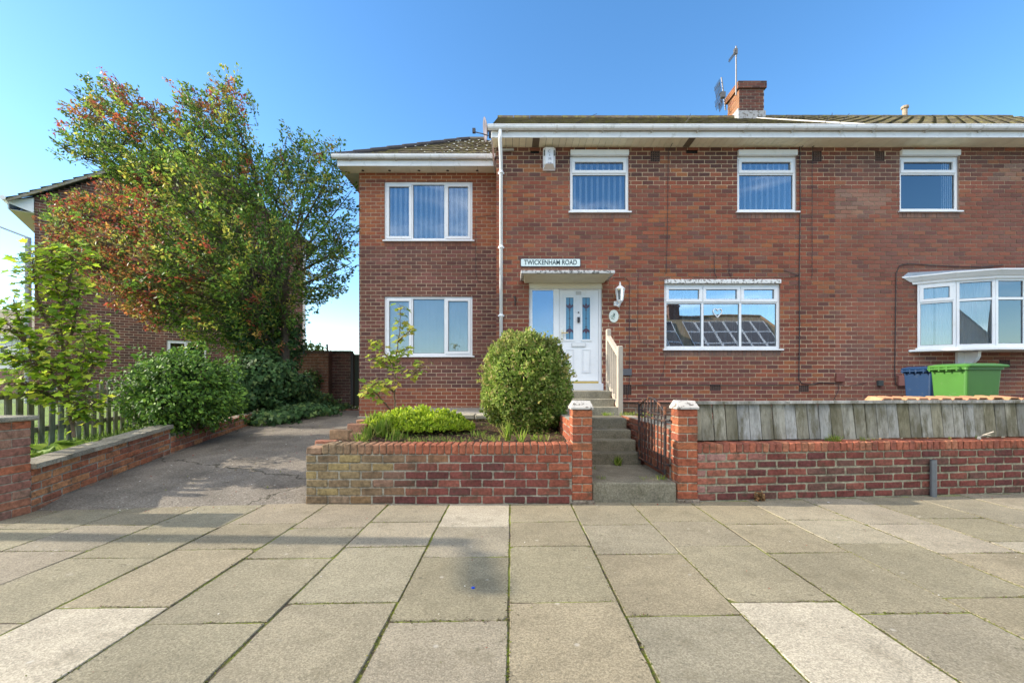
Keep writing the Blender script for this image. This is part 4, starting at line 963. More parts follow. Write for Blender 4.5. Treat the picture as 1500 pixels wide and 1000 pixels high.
for k in range(-15,14):
    xa=-.02+k*PW; rows=ev if k%2==0 else od
    jit=.02*math.sin(k*2.3)
    ys=[y+jit+.022*xa for y in rows]+[fline(xa+PW/2)+ (.05 if not (-5<xa<-2.3) else .06)]
    for i in range(len(ys)-1):
        a,c=ys[i],ys[i+1]
        if c-a<.05: continue
        if k in (-4,) and i==2: a,c=a-.02,c
        base=vary(SL,.91,1.06); base=(base[0]*rnd(.97,1.03),base[1],base[2]*rnd(.93,1.04))
        if rnd(0,1)<.12: base=mixc(base,PALE,.35)
        if (k==-1 and i==6) or (k==-4 and i==3) or (k==2 and i in (2,3)): base=PALE
        if k==-4 and i==2: a-=.0
        if k>=5 and rnd(0,1)<.55: base=mixc(base,PALE,rnd(.1,.5))
        if a<.4 and False: continue
        g_=.0055; x0,x1=xa+g_+rnd(-.002,.003),xa+PW-g_-rnd(-.002,.003); ti=rnd(-.0025,.0025); tj=rnd(-.0025,.0025); sk=.022*PW; c_=.005
        skr=rnd(-.004,.004)
        P=[(x0,a+g_+skr),(x1,a+g_+sk-skr),(x1,c-g_+sk),(x0,c-g_)]
        Z_=[ti,tj,-ti,-tj]
        # subdivide long edges slightly ragged
        chips=[rnd(.012,.05) if random.random()<.09 else 0 for _ in range(4)]
        PP=[]
        for u in range(4):
            p=Vector(P[u]); pn_=Vector(P[(u+1)%4]); pp=Vector(P[u-1])
            if chips[u]: PP+=[tuple(p+(pp-p).normalized()*chips[u]*rnd(.6,1.3)),tuple(p+(pn_-p).normalized()*chips[u])]
            else: PP.append(tuple(p))
        P=PP
        def ragged(p,q,n=9):
            return [(p[0]+(q[0]-p[0])*t/n+ (rnd(-.003,.003) if t else 0), p[1]+(q[1]-p[1])*t/n+(rnd(-.003,.003) if t else 0)) for t in range(n)]
        ol=[]
        for u in range(len(P)): ol+=ragged(P[u],P[(u+1)%len(P)],9 if (Vector(P[u])-Vector(P[(u+1)%len(P)])).length>.2 else 2)
        cx,cy=sum(p[0] for p in ol)/len(ol),sum(p[1] for p in ol)/len(ol)
        def zz(p): return ti*(p[0]-cx)*3+tj*(p[1]-cy)*2
        lo=[pv.pt((p[0],p[1],-.03)) for p in ol]; md=[pv.pt((p[0],p[1],-.005+zz(p))) for p in ol]; hi=[pv.pt((p[0]+(cx-p[0])*.012,p[1]+(cy-p[1])*.012,zz(p))) for p in ol]
        n=len(ol)
        for u in range(n):
            v=(u+1)%n; pv.face((lo[u],lo[v],md[v],md[u]),tuple(q*.7 for q in base)); pv.face((md[u],md[v],hi[v],hi[u]),base)
        pv.face(hi,base)
po_=pv.build('pavement',M_SLAB); tag(po_,kind='structure')
mm=mat('joint_moss',rough=1,n_amp=.5,n_scale=40,bump=1,b_scale=60,b_dist=.01,stain=(.17,.20,.02,1),stain_scale=2.2,stain_lo=.44,stain_hi=.56)
b=MB((.08,.06,.035)); b.poly([(-9.8,-1.2,-.005),(9.2,-1.2,-.005),(9.2,5.7,-.005),(-9.8,5.7,-.005)]); tag(b.build('pavement_bed',mm),kind='structure')
# moss cushions and dirt along joints
mo=MB((.16,.19,.02))
P=[];Nn=[];S=[];Cc=[]
for k in range(-9,11):
    xa=-.02+k*PW; rows=(ev if k%2==0 else od)
    for q in range(700):
        y=rnd(.9,4.8); d=nz(k*3.1,y*1.1,0)
        if d<-.12: continue
        P.append((xa+rnd(-.008,.008)*(1+max(0,d)*1.6),y,.0)); Cc.append(random.choice([(.17,.21,.02),(.12,.16,.015),(.22,.22,.03),(.10,.08,.03)]))
    for ry in rows:
        for q in range(130):
            x=xa+rnd(0,PW); d=nz(x*1.7,ry*3,9)
            if d<-.08: continue
            P.append((x,ry+.02*math.sin(k*2.3)+.022*x+rnd(-.009,.009),.0)); Cc.append(random.choice([(.17,.21,.02),(.12,.16,.015),(.09,.07,.03),(.13,.06,.04)]))
for _ in range(5200):
    k=random.randint(-9,10); xa=-.02+k*PW
    if random.random()<.5: x,y=xa+random.gauss(0,.016),rnd(1.1,4.8)
    else:
        ry=random.choice((ev if k%2==0 else od)[2:]); x=xa+rnd(0,PW); y=ry+.02*math.sin(k*2.3)+.022*x+random.gauss(0,.018)
    if nz(x*1.3,y*1.3,4)<-.05: continue
    P.append((x,y,.003)); Cc.append(random.choice([(.08,.06,.035),(.11,.075,.04),(.14,.17,.03),(.06,.05,.03)]))
n=len(P)
lm=leafmesh('joint_moss_growth',P,rdir(n)*.5+np.array([0,0,1.]),rdir(n),np.random.uniform(.006,.016,n),np.array(Cc),DIAM,M_LEAF); tag(lm,kind='stuff',label='moss and dirt growing in the joints of the paving slabs')

# driveway
def zd(y):
    pts=[(4.55,0.0),(4.9,.045),(5.8,.16),(6.6,.235),(7.5,.325),(9.3,.45),(10.05,.52),(11.5,.60),(13.3,.66),(20,.7)]
    if y<=pts[0][0]: return pts[0][1]
    for (a,c),(d,e) in zip(pts,pts[1:]):
        if y<=d: return c+(e-c)*(y-a)/(d-a)
    return .7
dv=MB((.185,.162,.13)); ny,nx=40,24
def dxl(y): return -4.79-.115*(y-4.5)-.02
grid=[]
for i in range(ny+1):
    y=4.82+(11.5-4.82)*i/ny; row=[]
    xl=dxl(y)-.1 if y<9.6 else -8; xr=-2.19 if y<7.3 else (-2.1 if y<10 else -3.38)
    for j in range(nx+1):
        t=j/nx; x=xl+(xr-xl)*t
        yy=y-(0.0 if i>1 else ((.30*(1-t) if i==0 else .12*(1-t))+.02*nz(x*2,0))); row.append(dv.pt((x,yy,(zd(y)+.012*nz(x*.9,y*.9)+.012) if i>0 else -.004)))
    grid.append(row)
for i in range(ny):
    for j in range(nx): dv.face((grid[i][j],grid[i][j+1],grid[i+1][j+1],grid[i+1][j]))
drive_m=mat('driveway_surface',rough=.95,n_amp=.55,n_scale=55,n2_amp=.38,n2_scale=2.2,bump=1,b_scale=70,b_dist=.014,crack=.27,stain=(.42,.38,.31,.6),stain_scale=26,stain_lo=.60,stain_hi=.66,spec=.2)
tag(dv.build('driveway',drive_m,smooth=True),kind='structure')
b=MB((.26,.25,.21)); 
for (a,c) in ((11.5,12.2),(12.2,13.1)): b.poly([(-8,a,zd(a)+.014),(-3.38,a,zd(a)+.014),(-3.38,c,zd(c)+.014),(-8,c,zd(c)+.014)])
tag(b.build('path',M_CONC),kind='structure')
b=MB((.22,.10,.07))
for k in range(12): b.rbox(-6.1+k*.225,-6.1+k*.225+.215,11.42,11.5,.55,.635,.004,.008)
tag(b.build('edging',M_OLDBRICK),kind='structure')
b=MB((.40,.36,.27)); b.rbox(wl-.03,-2.0,YW-.05,YW-.002,.3,.56,.003,.01); b.build('plinth',M_CONC,house)
# terrain sheets
def terrain(name,x0,x1,y0,y1,zf,nx,ny,col,m):
    mb=MB(col); G=[[mb.pt((x0(y0+(y1-y0)*i/ny) + ((x1(y0+(y1-y0)*i/ny))-x0(y0+(y1-y0)*i/ny))*j/nx, y0+(y1-y0)*i/ny, zf(x0(y0)+(x1(y0)-x0(y0))*j/nx,y0+(y1-y0)*i/ny))) for j in range(nx+1)] for i in range(ny+1)]
    for i in range(ny):
        for j in range(nx): mb.face((G[i][j],G[i][j+1],G[i+1][j+1],G[i+1][j]))
    o=mb.build(name,m,smooth=True); return tag(o,kind='structure')
soil=(.085,.055,.035)
terrain('flower_bed',lambda y:-2.02,lambda y:.66,4.95,7.26,lambda x,y:.585+.04*(y-4.95)+.03*nz(x*2.5,y*2.5)+.015*nz(x*9,y*9),60,50,soil,M_SOIL)
terrain('front_path',lambda y:-2.2,lambda y:.9,7.4,10.06,lambda x,y:.752,2,2,(.28,.26,.22),M_CONC)
terrain('garden_ground',lambda y:1.96,lambda y:14,5.85,9.0,lambda x,y:(.74 if x<2.7 else max(.48,.74-(x-2.7)*.12))+.01*nz(x,y),60,12,(.16,.15,.12),M_CONC)
GR=mat('grass_ground',rough=1,n_amp=.4,n_scale=15,n2_amp=.2,n2_scale=2,bump=.8,b_scale=40,b_dist=.02)
terrain('neighbour_lawn',lambda y:-30,lambda y:-5.0-.115*max(0,y-5),4.5,13.9,lambda x,y:.40+.03*(y-4.7)+.015*nz(x,y),60,20,(.13,.20,.03),GR)
sheet('lawn',[(-60,14),(60,14),(60,120),(-60,120)],.45,(.10,.15,.04),GR)
# grass blades on the neighbour lawn edge
n=9000; gx=np.random.uniform(-8.5,-5.15,n); gy=np.random.uniform(4.9,9.5,n)
P=np.stack([gx,gy,.40+.03*(gy-4.7)-.01],1); T=rdir(n)*.5+np.array([0,0,1.]); 
o=leafmesh('grass',P,rdir(n)*np.array([1,1,.1]),T,np.random.uniform(.05,.11,n),cols(n,[(.14,.24,.03),(.20,.30,.04),(.10,.17,.03)]),BLADE,M_LEAF); tag(o,kind='stuff',label='bright green grass growing behind the picket fence')

# ================================================================== FENCES, GATE
fn=empty('board_fence',(5,5.15,.63),'weathered grey board fence standing on top of the long low wall','fence')
dvec=Vector((RB[0]-RA[0],RB[1]-RA[1],0)).normalized(); nv=Vector((-dvec.y,dvec.x,0))
x=0.02; Lf=7.25; k=0
while x<Lf:
    w=rnd(.138,.152); A=Vector((*RA,0))+dvec*x+nv*.17; z0=.642; z1=1.05
    b=MB(); c=mixc((.33,.33,.31),(.22,.20,.13),random.random()); c=vary(c,.75,1.15)
    lean=rnd(.012,.032)
    f=[(-.0,0),(w-.004,0)]
    lo=[A+dvec*(.0)+Vector((0,0,z0+rnd(-.004,.004))),A+dvec*(w-.009)+Vector((0,0,z0))]; hi=[A-dvec*lean+nv*.02+Vector((0,0,z1)),A+dvec*(w-.009-lean)+nv*.02+Vector((0,0,z1))]
    off=nv*rnd(0,.008)
    pts=[lo[0]+off,lo[1]+off,hi[1]+off,hi[0]+off]; b.prism(pts,nv*.018,c)
    b.build('plank',M_OLDWOOD,fn); x+=w
b=MB((.33,.32,.29)); A=Vector((*RA,0))+dvec*.0+nv*.15; xx=0
for L_ in (1.2,2.0,2.05,2.0):
    a=A+dvec*xx; e=A+dvec*(xx+L_-.004); z=1.052+rnd(-.002,.002)
    b.prism([a+Vector((0,0,z)),a+nv*.075+Vector((0,0,z)),a+nv*.075+Vector((0,0,z+.032)),a+Vector((0,0,z+.032))],e-a,vary((.33,.32,.29),.85,1.1)); xx+=L_
b.build('top_rail',M_OLDWOOD,fn)
b=MB((.2,.18,.14))
for zz in (.72,.95):
    a=A+nv*.065; e=A+dvec*7.2+nv*.065; b.prism([a+Vector((0,0,zz)),a+nv*.04+Vector((0,0,zz)),a+nv*.04+Vector((0,0,zz+.06)),a+Vector((0,0,zz+.06))],e-a)
b.build('back_rail',M_OLDWOOD,fn)
# clay tiles lined up behind the fence
tp=None
for i,px in enumerate([1300,1316,1335,1353,1370,1387,1405,1423,1441,1462,1484,1503]):
    Yt=5.05+ .095*((px-750)*5.3/660-2.0)+.42; xx=X(px,Yt); 
    if tp is None:
        b=MB((.42,.20,.10)); w=.085; pr=[(-w*1.15,-.0),(-w*.55,.05),(w*.55,.05),(w*1.15,-.0),(w*1.0,-.012),(w*.5,.036),(-w*.5,.036),(-w*1.0,-.012)]
        b.prism([(xx+p,Yt,1.05+q) for p,q in pr],(0,.25,.02)); b.box(xx-.06,xx+.06,Yt+.02,Yt+.06,.5,1.047,(.30,.15,.08))
        tp=b.build('clay_tile',mat('terracotta',rough=.9,n_amp=.25,n_scale=20,n2_amp=.45,n2_scale=3,bump=.5,stain=(.24,.18,.07,.8),stain_scale=5,stain_lo=.5,stain_hi=.65)); o=tp; x00=o.location.copy()-Vector((xx,Yt,0))
    else:
        o=tp.copy(); C.objects.link(o); o.location=Vector((xx,Yt,0))+x00+Vector((0,rnd(-.02,.02),rnd(-.008,.008))); o.rotation_euler.z=rnd(-.06,.06)
    lab='terracotta roof tile behind the grey fence, %s'%(['leftmost, mossy one','second from the left','third from the left','fourth from left, below blue bin','fifth from left, below blue bin','sixth from left','seventh from left, below green bin','eighth from left, below green bin','ninth from left, below green bin','third from right','second from right','rightmost, at the photo edge'][i])
    tag(o,lab,'roof tile','terracotta tiles behind the fence')
# picket fence
pf=empty('picket_fence',(-6.3,6.5,.45),'old grey picket fence with pointed tops behind the maple sapling on the left','picket fence')
y=5.0; k=0
FA=Vector((-6.02,5.0,0)); FB=Vector((-6.75,8.6,0)); fd=(FB-FA).normalized(); Lp=(FB-FA).length; s=0
fnn=Vector((-fd.y,fd.x,0))
while s<Lp:
    p=FA+fd*s; zb=.40+.03*(p.y-4.7); h=rnd(.84,.90); w=.085
    b=MB(vary((.30,.28,.22),.75,1.15)); l=rnd(-.02,.02)
    o2=[(-w/2,0),(w/2,0),(w/2+l,h-.05),(l+.0,h),(-w/2+l,h-.05)]
    b.prism([p+fd*u+Vector((0,0,zb+v)) for u,v in o2],fnn*.02); b.build('picket',M_OLDWOOD,pf); s+=.165+rnd(-.01,.01)
b=MB((.25,.23,.18))
for hz in (.2,.66):
    a=FA+Vector((0,0,.42+hz))+fnn*.025; e=FB+Vector((0,0,.50+hz))+fnn*.025; b.prism([a,a+fnn*.03,a+fnn*.03+Vector((0,0,.07)),a+Vector((0,0,.07))],e-a)
b.build('rail',M_OLDWOOD,pf)
# iron gate, open inwards
ig=empty('iron_gate',(1.745,5.05,.24),'rusty black wrought iron garden gate standing open at the foot of the steps','gate')
gA=Vector((1.725,5.08,.255)); gB=Vector((1.665,5.90,.285)); gd=(gB-gA); gL=gd.length; gu=gd.normalized()
ic=(.025,.02,.02)
b=MB(ic); 
for s_ in (0,gL): 
    p=gA+gu*s_; b.tube([p,p+Vector((0,0,.77))],.017,8)
b.tube([gA+Vector((0,0,.03)),gB+Vector((0,0,.03))],.013,6); b.tube([gA+Vector((0,0,.60)),gB+Vector((0,0,.60))],.013,6); b.tube([gA+Vector((0,0,.66)),gB+Vector((0,0,.66))],.008,6)
b.tube([gA+gu*(gL*t/12)+Vector((0,0,.70+.14*math.sin(math.pi*t/12))) for t in range(13)],.012,6)
b.tube([gA+gu*-.0+Vector((0,0,.62)),gA-gu*.06+Vector((.03,0,.62))],.014,6); b.tube([gA+Vector((0,0,.12)),gA-gu*.06+Vector((.03,0,.12))],.014,6)
b.build('gate_frame',M_METAL,ig)
for i in range(1,8):
    t=i/8; p=gA+gu*gL*t; b=MB(ic); b.tube([p+Vector((0,0,.03)),p+Vector((0,0,.70+.14*math.sin(math.pi*t)))],.0085,6); b.build('bar',M_METAL,ig)
    c=MB(ic); 
# pipe stub
b=MB((.16,.17,.18)); xx=X(1368.5,5.12); b.tube([(xx,5.13,-.02),(xx,5.13,Z(673,5.13))],.032,12); b.tube([(xx,5.13,Z(673,5.13)),(xx,5.13,Z(673,5.13)+.002)],.026,12,(.02,.02,.02)); tag(b.build('pipe_stub',M_GREYMETAL),'short grey metal pipe standing against the right-hand wall on the pavement','pipe')

# ================================================================== BINS
def bin_(name,x,y,z,w,d,h,col,label,group,rot=0):
    root=empty(name,(x,y,z),label,'wheelie bin',group)
    T=Matrix.Translation((x,y,z))@Matrix.Rotation(rot,4,'Z')
    def q(w_,d_,zz,r=.035): 
        pts=[]
        for cx,cy,a0 in ((w_/2-r,-d_/2+r,-90),(w_/2-r,d_/2-r,0),(-w_/2+r,d_/2-r,90),(-w_/2+r,-d_/2+r,180)):
            for k in range(4): a=R(a0+k*30); pts.append((cx+r*math.cos(a),cy+r*math.sin(a),zz))
        return pts
    b=MB(col); b.T=T
    rings=[[b.pt(p) for p in q(w_,d_,zz)] for w_,d_,zz in ((w*.80,d*.76,.06),(w*.82,d*.78,.1),(w*.95,d*.95,h-.10),(w*.96,d*.96,h-.07),(w*1.02,d*1.03,h-.065),(w*1.02,d*1.03,h-.03))]
    for u,v in zip(rings,rings[1:]):
        for k in range(16): b.face((u[k],u[(k+1)%16],v[(k+1)%16],v[k]))
    b.face(rings[0][::-1]); b.face(rings[-1]); b.box(-w*.42,-w*.42+.03,-.2,.2,h*.75,h*.78); b.build('body',M_PLASTIC,root)
    b=MB(col); b.T=T
    rings=[[b.pt(tuple(Vector(p)+Vector((dx,0,sl*(p[0]))))) for p in q(w_,d_,zz,.05)] for w_,d_,zz,dx,sl in ((w*1.12,d*1.12,h-.028,.03,0),(w*1.14,d*1.14,h-.005,.03,0),(w*1.1,d*1.1,h+.012,.03,0),(w*.8,d*.85,h+.035,.0,0))]
    for u,v in zip(rings,rings[1:]):
        for k in range(16): b.face((u[k],u[(k+1)%16],v[(k+1)%16],v[k]))
    b.face(rings[0][::-1]); b.face(rings[-1]); b.build('lid',M_PLASTIC,root,smooth=False)
    b=MB(col); b.T=T; b.tube([(-w*.60,-d*.42,h-.05),(-w*.60,d*.42,h-.05)],.016,8)
    for s_ in (-.36,-.1,.1,.36): b.box(-w*.62,-w*.46,d*s_-.012,d*s_+.012,h-.085,h-.02)
    b.build('handle',M_PLASTIC,root)
    for s_ in (-1,1):
        b=MB((.02,.02,.02)); b.T=T; b.tube([(-w*.36,s_*d*.36-.025,.1),(-w*.36,s_*d*.36+.025,.1)],.1,16); b.build('wheel',M_CABLE,root)
    return root
bin_('wheelie_bin',7.40,7.36,.48,.64,.60,1.09,(.055,.17,.028),'light green wheelie bin below the white bow window',None,R(4))
bin_('wheelie_bin',7.62,8.22,.48,.58,.52,1.08,(.005,.030,.085),'dark blue wheelie bin behind the green one against the wall',None,R(8))

# ================================================================== PLANTS
def plant(name,loc,label,cat,group=None): return empty(name,loc,label,cat,group)
# round clipped bush
c=(.19,6.28,1.27); bush=plant('round_shrub',(c[0],c[1],.62),'large round clipped evergreen bush in front of the door beside the steps','shrub')
P=[];D=[]
for (n_,dep,sd) in ((30000,.22,0),):
    p,d=blob_points(c,(.575,.54,.68),n_,dep,.12,3.0,zmin=.60,boxy=2.5,seed=3); P.append(p);D.append(d)
P=np.concatenate(P);D=np.concatenate(D); n=len(P)
lf=np.array([noise.noise(Vector(x*3.0)) for x in P]); cc=cols(n,[(.27,.36,.07),(.20,.29,.05),(.36,.41,.10),(.13,.20,.04),(.42,.34,.14)],[.3,.25,.2,.17,.08])
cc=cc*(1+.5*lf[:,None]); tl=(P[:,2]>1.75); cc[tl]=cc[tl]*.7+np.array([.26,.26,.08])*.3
leafmesh('foliage',P,D*.4+rdir(n),D*.9+rdir(n)*.8+np.array([0,0,.4]),np.random.uniform(.026,.05,n),np.clip(cc,.01,1),OVAL,M_LEAF,bush)
# stray shoots
P=[];T=[]
for _ in range(150):
    d=Vector(rdir(1)[0]); d.z=abs(d.z) if random.random()<.7 else d.z; p=Vector(c)+Vector((d.x*.60,d.y*.56,d.z*.70)); 
    if p.z<.8: continue
    for k_ in range(7): P.append(tuple(p+d*.015*k_+Vector((rnd(-.01,.01),)*3))); T.append(tuple(d+Vector((rnd(-.8,.8),rnd(-.8,.8),rnd(0,.8)))))
n=len(P); leafmesh('shoots',P,rdir(n),np.array(T),np.random.uniform(.03,.05,n),cols(n,[(.34,.42,.09),(.42,.36,.12)]),OVAL,M_LEAF,bush)
b=MB((.09,.11,.035)); 
for i in range(16):
    a=rnd(0,6.28); b.tube([(c[0]+.15*math.cos(a),c[1]+.15*math.sin(a),.55),(c[0]+.3*math.cos(a),c[1]+.3*math.sin(a),.95),(c[0]+.45*math.cos(a),c[1]+.4*math.sin(a),1.4+rnd(-.2,.2))],[.025,.016,.008],6,(.12,.09,.06))
b.build('stems',M_BARK,bush)
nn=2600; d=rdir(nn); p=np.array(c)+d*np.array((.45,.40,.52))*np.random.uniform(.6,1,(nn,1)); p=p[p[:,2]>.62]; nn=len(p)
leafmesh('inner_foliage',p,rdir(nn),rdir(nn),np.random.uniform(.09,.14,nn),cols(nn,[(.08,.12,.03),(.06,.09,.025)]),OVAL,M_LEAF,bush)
# low bright hebe
hb_=plant('low_shrub',(-1.28,6.1,.63),'low bright green spreading shrub in the front bed under the wing window','shrub')
n=16000; u=np.random.uniform(-1,1,n); v=np.random.uniform(-1,1,n); k=(u**2+v**2)<1; u,v=u[k],v[k]; n=len(u)
hgt=np.sqrt(1-(u**2+v**2)*.92)*.30*(1+.5*np.array([noise.noise(Vector((a*5,b_*4,0))) for a,b_ in zip(u,v)]))
P=np.stack([-1.27+u*.76,6.05+v*.42,.62+hgt*np.random.uniform(.55,1,n)],1); T=np.stack([u*.5,v*.5,np.ones(n)*.9],1)+rdir(n)*.5
leafmesh('foliage',P,rdir(n),T,np.random.uniform(.028,.055,n),cols(n,[(.44,.55,.035),(.34,.46,.03),(.52,.60,.07),(.22,.33,.03)]),OVAL,M_LEAF,hb_)
b=MB((.1,.08,.05)); 
for i in range(20): a,r_=rnd(0,6.28),rnd(.1,.6); b.tube([(-1.27+.1*math.cos(a),6.05,.6),(-1.27+r_*math.cos(a),6.05+r_*.5*math.sin(a),.78)],.006,5)
b.build('stems',M_BARK,hb_)
# generic leafy sapling
def sapling(root,base,stems,leafsz,nper,spread,pal,barkc=(.16,.11,.07),shape=MAPLE,r0=.014,droop=.3):
    b=MB(barkc); P=[];T=[]
    for st_ in stems:
        pts=[Vector(base if q is None else q) for q in st_]; m_=[]
        for i in range(len(pts)-1):
            for t in range(6): m_.append(pts[i].lerp(pts[i+1],t/6)+Vector((rnd(-.01,.01),rnd(-.01,.01),0)))
        m_.append(pts[-1]); L_=len(m_); b.tube(m_,[r0*(1-.8*i/L_) for i in range(L_)],6)
        for q in m_[max(2,int(L_*.25)):]:
            for _ in range(nper):
                d=Vector(rdir(1)[0]); e=q+d*rnd(.25,1)*spread; b.tube([q,q.lerp(e,.5)+Vector((0,0,.02)),e],.0025,4)
                P.append(e); T.append(d+Vector((0,0,-droop)))
    b.build('stem',M_BARK,root); n=len(P); N_=rdir(n)*.55+np.array([0,-.15,.9])
    leafmesh('foliage',P,N_,np.array(T),np.random.uniform(leafsz*.6,leafsz*1.15,n),cols(n,pal),shape,M_LEAF,root)
q=lambda px,py,D: (X(px,D),D,Z(py,D))
sp=plant('sapling',q(578,598,6.85),'young sycamore sapling with pale green leaves in front of the lower wing window','sapling')
sapling(sp,q(578,600,6.85),[[None,q(578,560,6.85),q(580,520,6.9),q(586,480,6.85),q(587,448,6.8)],[q(580,545,6.85),q(560,510,6.8),q(546,500,6.7)],[q(583,500,6.9),q(605,480,6.8)],[q(579,540,6.85),q(606,548,6.8),q(620,535,6.7)],[q(578,575,6.85),q(558,560,6.7),q(540,565,6.6)],[q(579,530,6.9),q(560,530,7.0),q(545,527,7.0)],[q(572,600,6.8),q(550,575,6.5),q(530,578,6.4)],[q(582,515,6.85),q(598,512,6.7)]],.105,3,.11,[(.28,.36,.045),(.38,.44,.06),(.20,.30,.04),(.46,.42,.07)])
mp_=plant('maple_sapling',q(105,640,5.7),'tall young maple with bright lime green leaves in front of the picket fence','sapling')
sapling(mp_,q(108,640,5.7),[[None,q(100,590,5.7),q(92,520,5.7),q(88,450,5.7),q(78,400,5.65),q(75,362,5.6)],[q(100,590,5.7),q(70,540,5.6),q(35,500,5.5),q(8,470,5.4)],[q(92,520,5.7),q(110,470,5.8),q(118,420,5.8)],[q(104,610,5.7),q(130,560,5.8),q(140,510,5.9),q(146,480,5.9)],[q(92,500,5.7),q(62,460,5.6),q(50,410,5.5),q(48,372,5.5)],[q(70,540,5.6),q(40,530,5.5),q(10,520,5.4)],[q(105,620,5.7),q(125,600,5.8),q(140,590,5.9)],[q(90,450,5.7),q(105,400,5.7),q(106,372,5.7)],[q(95,560,5.7),q(110,540,5.7),q(125,505,5.7)],[q(35,500,5.5),q(20,440,5.5)],[q(100,590,5.7),q(75,580,5.6),q(45,565,5.5),q(20,560,5.4)]],.095,11,.22,[(.30,.46,.035),(.45,.60,.05),(.20,.32,.03),(.55,.60,.07),(.14,.24,.03)],r0=.02)
# big dock leaves
dk=plant('dock_plant',q(78,665,5.0),'broad low green leaves hanging over the left wall beside the pier','plant')
P=[];T=[];Nn=[];S=[]
for px,py,D in ((60,668,4.9),(78,660,5.0),(95,668,5.0),(72,680,4.88),(100,655,5.2),(52,655,5.1),(120,650,5.3),(135,642,5.5),(150,645,5.6),(88,648,5.2)):
    for _ in range(3):
        p=Vector(q(px+rnd(-8,8),py+rnd(-5,5),D+.12)); P.append(p); T.append((rnd(-1,1),rnd(-1,.2),rnd(-.2,.5))); Nn.append((rnd(-.4,.4),rnd(-.5,.1),1)); S.append(rnd(.12,.2))
leafmesh('foliage',P,np.array(Nn),np.array(T),S,cols(len(P),[(.24,.36,.05),(.32,.42,.06),(.18,.28,.04)]),[(0,0),(.25,.0),(.45,.25),(.42,.6),(.2,.9),(0,1),(-.2,.9),(-.42,.6),(-.45,.25),(-.25,0)],M_LEAF,dk,fold=.3)
# laurel
lc=(-5.28,7.25,1.14); lr=plant('laurel_shrub',(lc[0],lc[1],.5),'rounded glossy evergreen shrub overhanging the driveway wall','shrub')
P,D=blob_points(lc,(.70,.75,.66),10500,.38,.30,2.9,zmin=.5,boxy=2.2,seed=11); n=len(P)
P2=[];
leafmesh('foliage',P,D*.5+rdir(n)*.8+np.array([-.2,0,.3]),D+rdir(n)*.8,np.random.uniform(.045,.075,n),cols(n,[(.13,.25,.04),(.09,.18,.032),(.22,.36,.05),(.065,.12,.028)]),OVAL,M_IVY,lr)
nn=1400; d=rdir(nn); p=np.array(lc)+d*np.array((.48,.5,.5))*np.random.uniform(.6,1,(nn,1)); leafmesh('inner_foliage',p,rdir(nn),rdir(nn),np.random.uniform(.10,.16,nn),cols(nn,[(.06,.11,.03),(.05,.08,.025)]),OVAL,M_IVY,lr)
b=MB((.12,.09,.06))
for i in range(14): a=rnd(0,6.28); b.tube([(lc[0]+.1*math.cos(a),lc[1]+.1*math.sin(a),.45),(lc[0]+.4*math.cos(a),lc[1]+.4*math.sin(a),1.0),(lc[0]+.5*math.cos(a),lc[1]+.5*math.sin(a),1.5)],[.025,.015,.006],5)
b.build('stems',M_BARK,lr)
# ---- big autumn tree
TB=Vector((-5.75,10.5,.5)); tr=plant('autumn_tree',TB,'large windswept tree with green and orange-red leaves left of the house','tree')
OUT=[(85,212),(92,150),(100,118),(150,104),(200,128),(232,150),(262,118),(300,132),(322,106),(352,100),(372,135),(388,160),(376,196),(440,186),(470,200),(505,212),(508,240),(520,262),(524,320),(527,372),(520,395),(506,430),(478,440),(440,470),(430,515),(390,530),(340,525),(290,512),(250,495),(205,478),(150,448),(110,405),(82,384),(62,330),(70,290),(92,283),(150,272),(140,250),(100,244),(72,232)]
def inside(x,y,poly):
    c=False; j=len(poly)-1
    for i in range(len(poly)):
        xi,yi=poly[i]; xj,yj=poly[j]
        if (yi>y)!=(yj>y) and x<(xj-xi)*(y-yi)/(yj-yi)+xi: c=not c
        j=i
    return c
def edist(x,y):
    p=Vector((x,y)); m=1e9
    for i in range(len(OUT)):
        a=Vector(OUT[i]); b_=Vector(OUT[(i+1)%len(OUT)]); t=max(0,min(1,(p-a).dot(b_-a)/(b_-a).length_squared)); m=min(m,(a+(b_-a)*t-p).length)
    return m
bk_=MB((.10,.08,.06)); limbs=[]
def curve(pts,n=14):
    pts=[Vector(p) for p in pts]; o=[]
    for i in range(n+1):
        t=i/n
        # de casteljau
        q_=list(pts)
        while len(q_)>1: q_=[q_[k].lerp(q_[k+1],t) for k in range(len(q_)-1)]
        o.append(q_[0])
    return o
head=Vector((X(378,10.5),10.5,Z(455,10.5)))
trunk=curve([TB,TB+Vector((.05,0,1.0)),head]); bk_.tube(trunk,[.20-.06*i/14 for i in range(15)],10)
trunk2=curve([TB+Vector((.25,.1,0)),TB+Vector((.5,.1,1.0)),head+Vector((.55,.1,.35))]); bk_.tube(trunk2,[.12-.04*i/14 for i in range(15)],8)
tg=[(95,130),(130,170),(165,108),(90,215),(210,150),(265,130),(325,125),(300,200),(420,200),(455,200),(500,225),(515,280),(520,340),(515,385),(480,420),(90,310),(80,350),(120,390),(170,420),(230,450),(150,300),(200,240),(240,330),(430,280),(460,330),(400,330),(340,260),(290,300),(320,400),(260,400),(110,350),(420,400)]
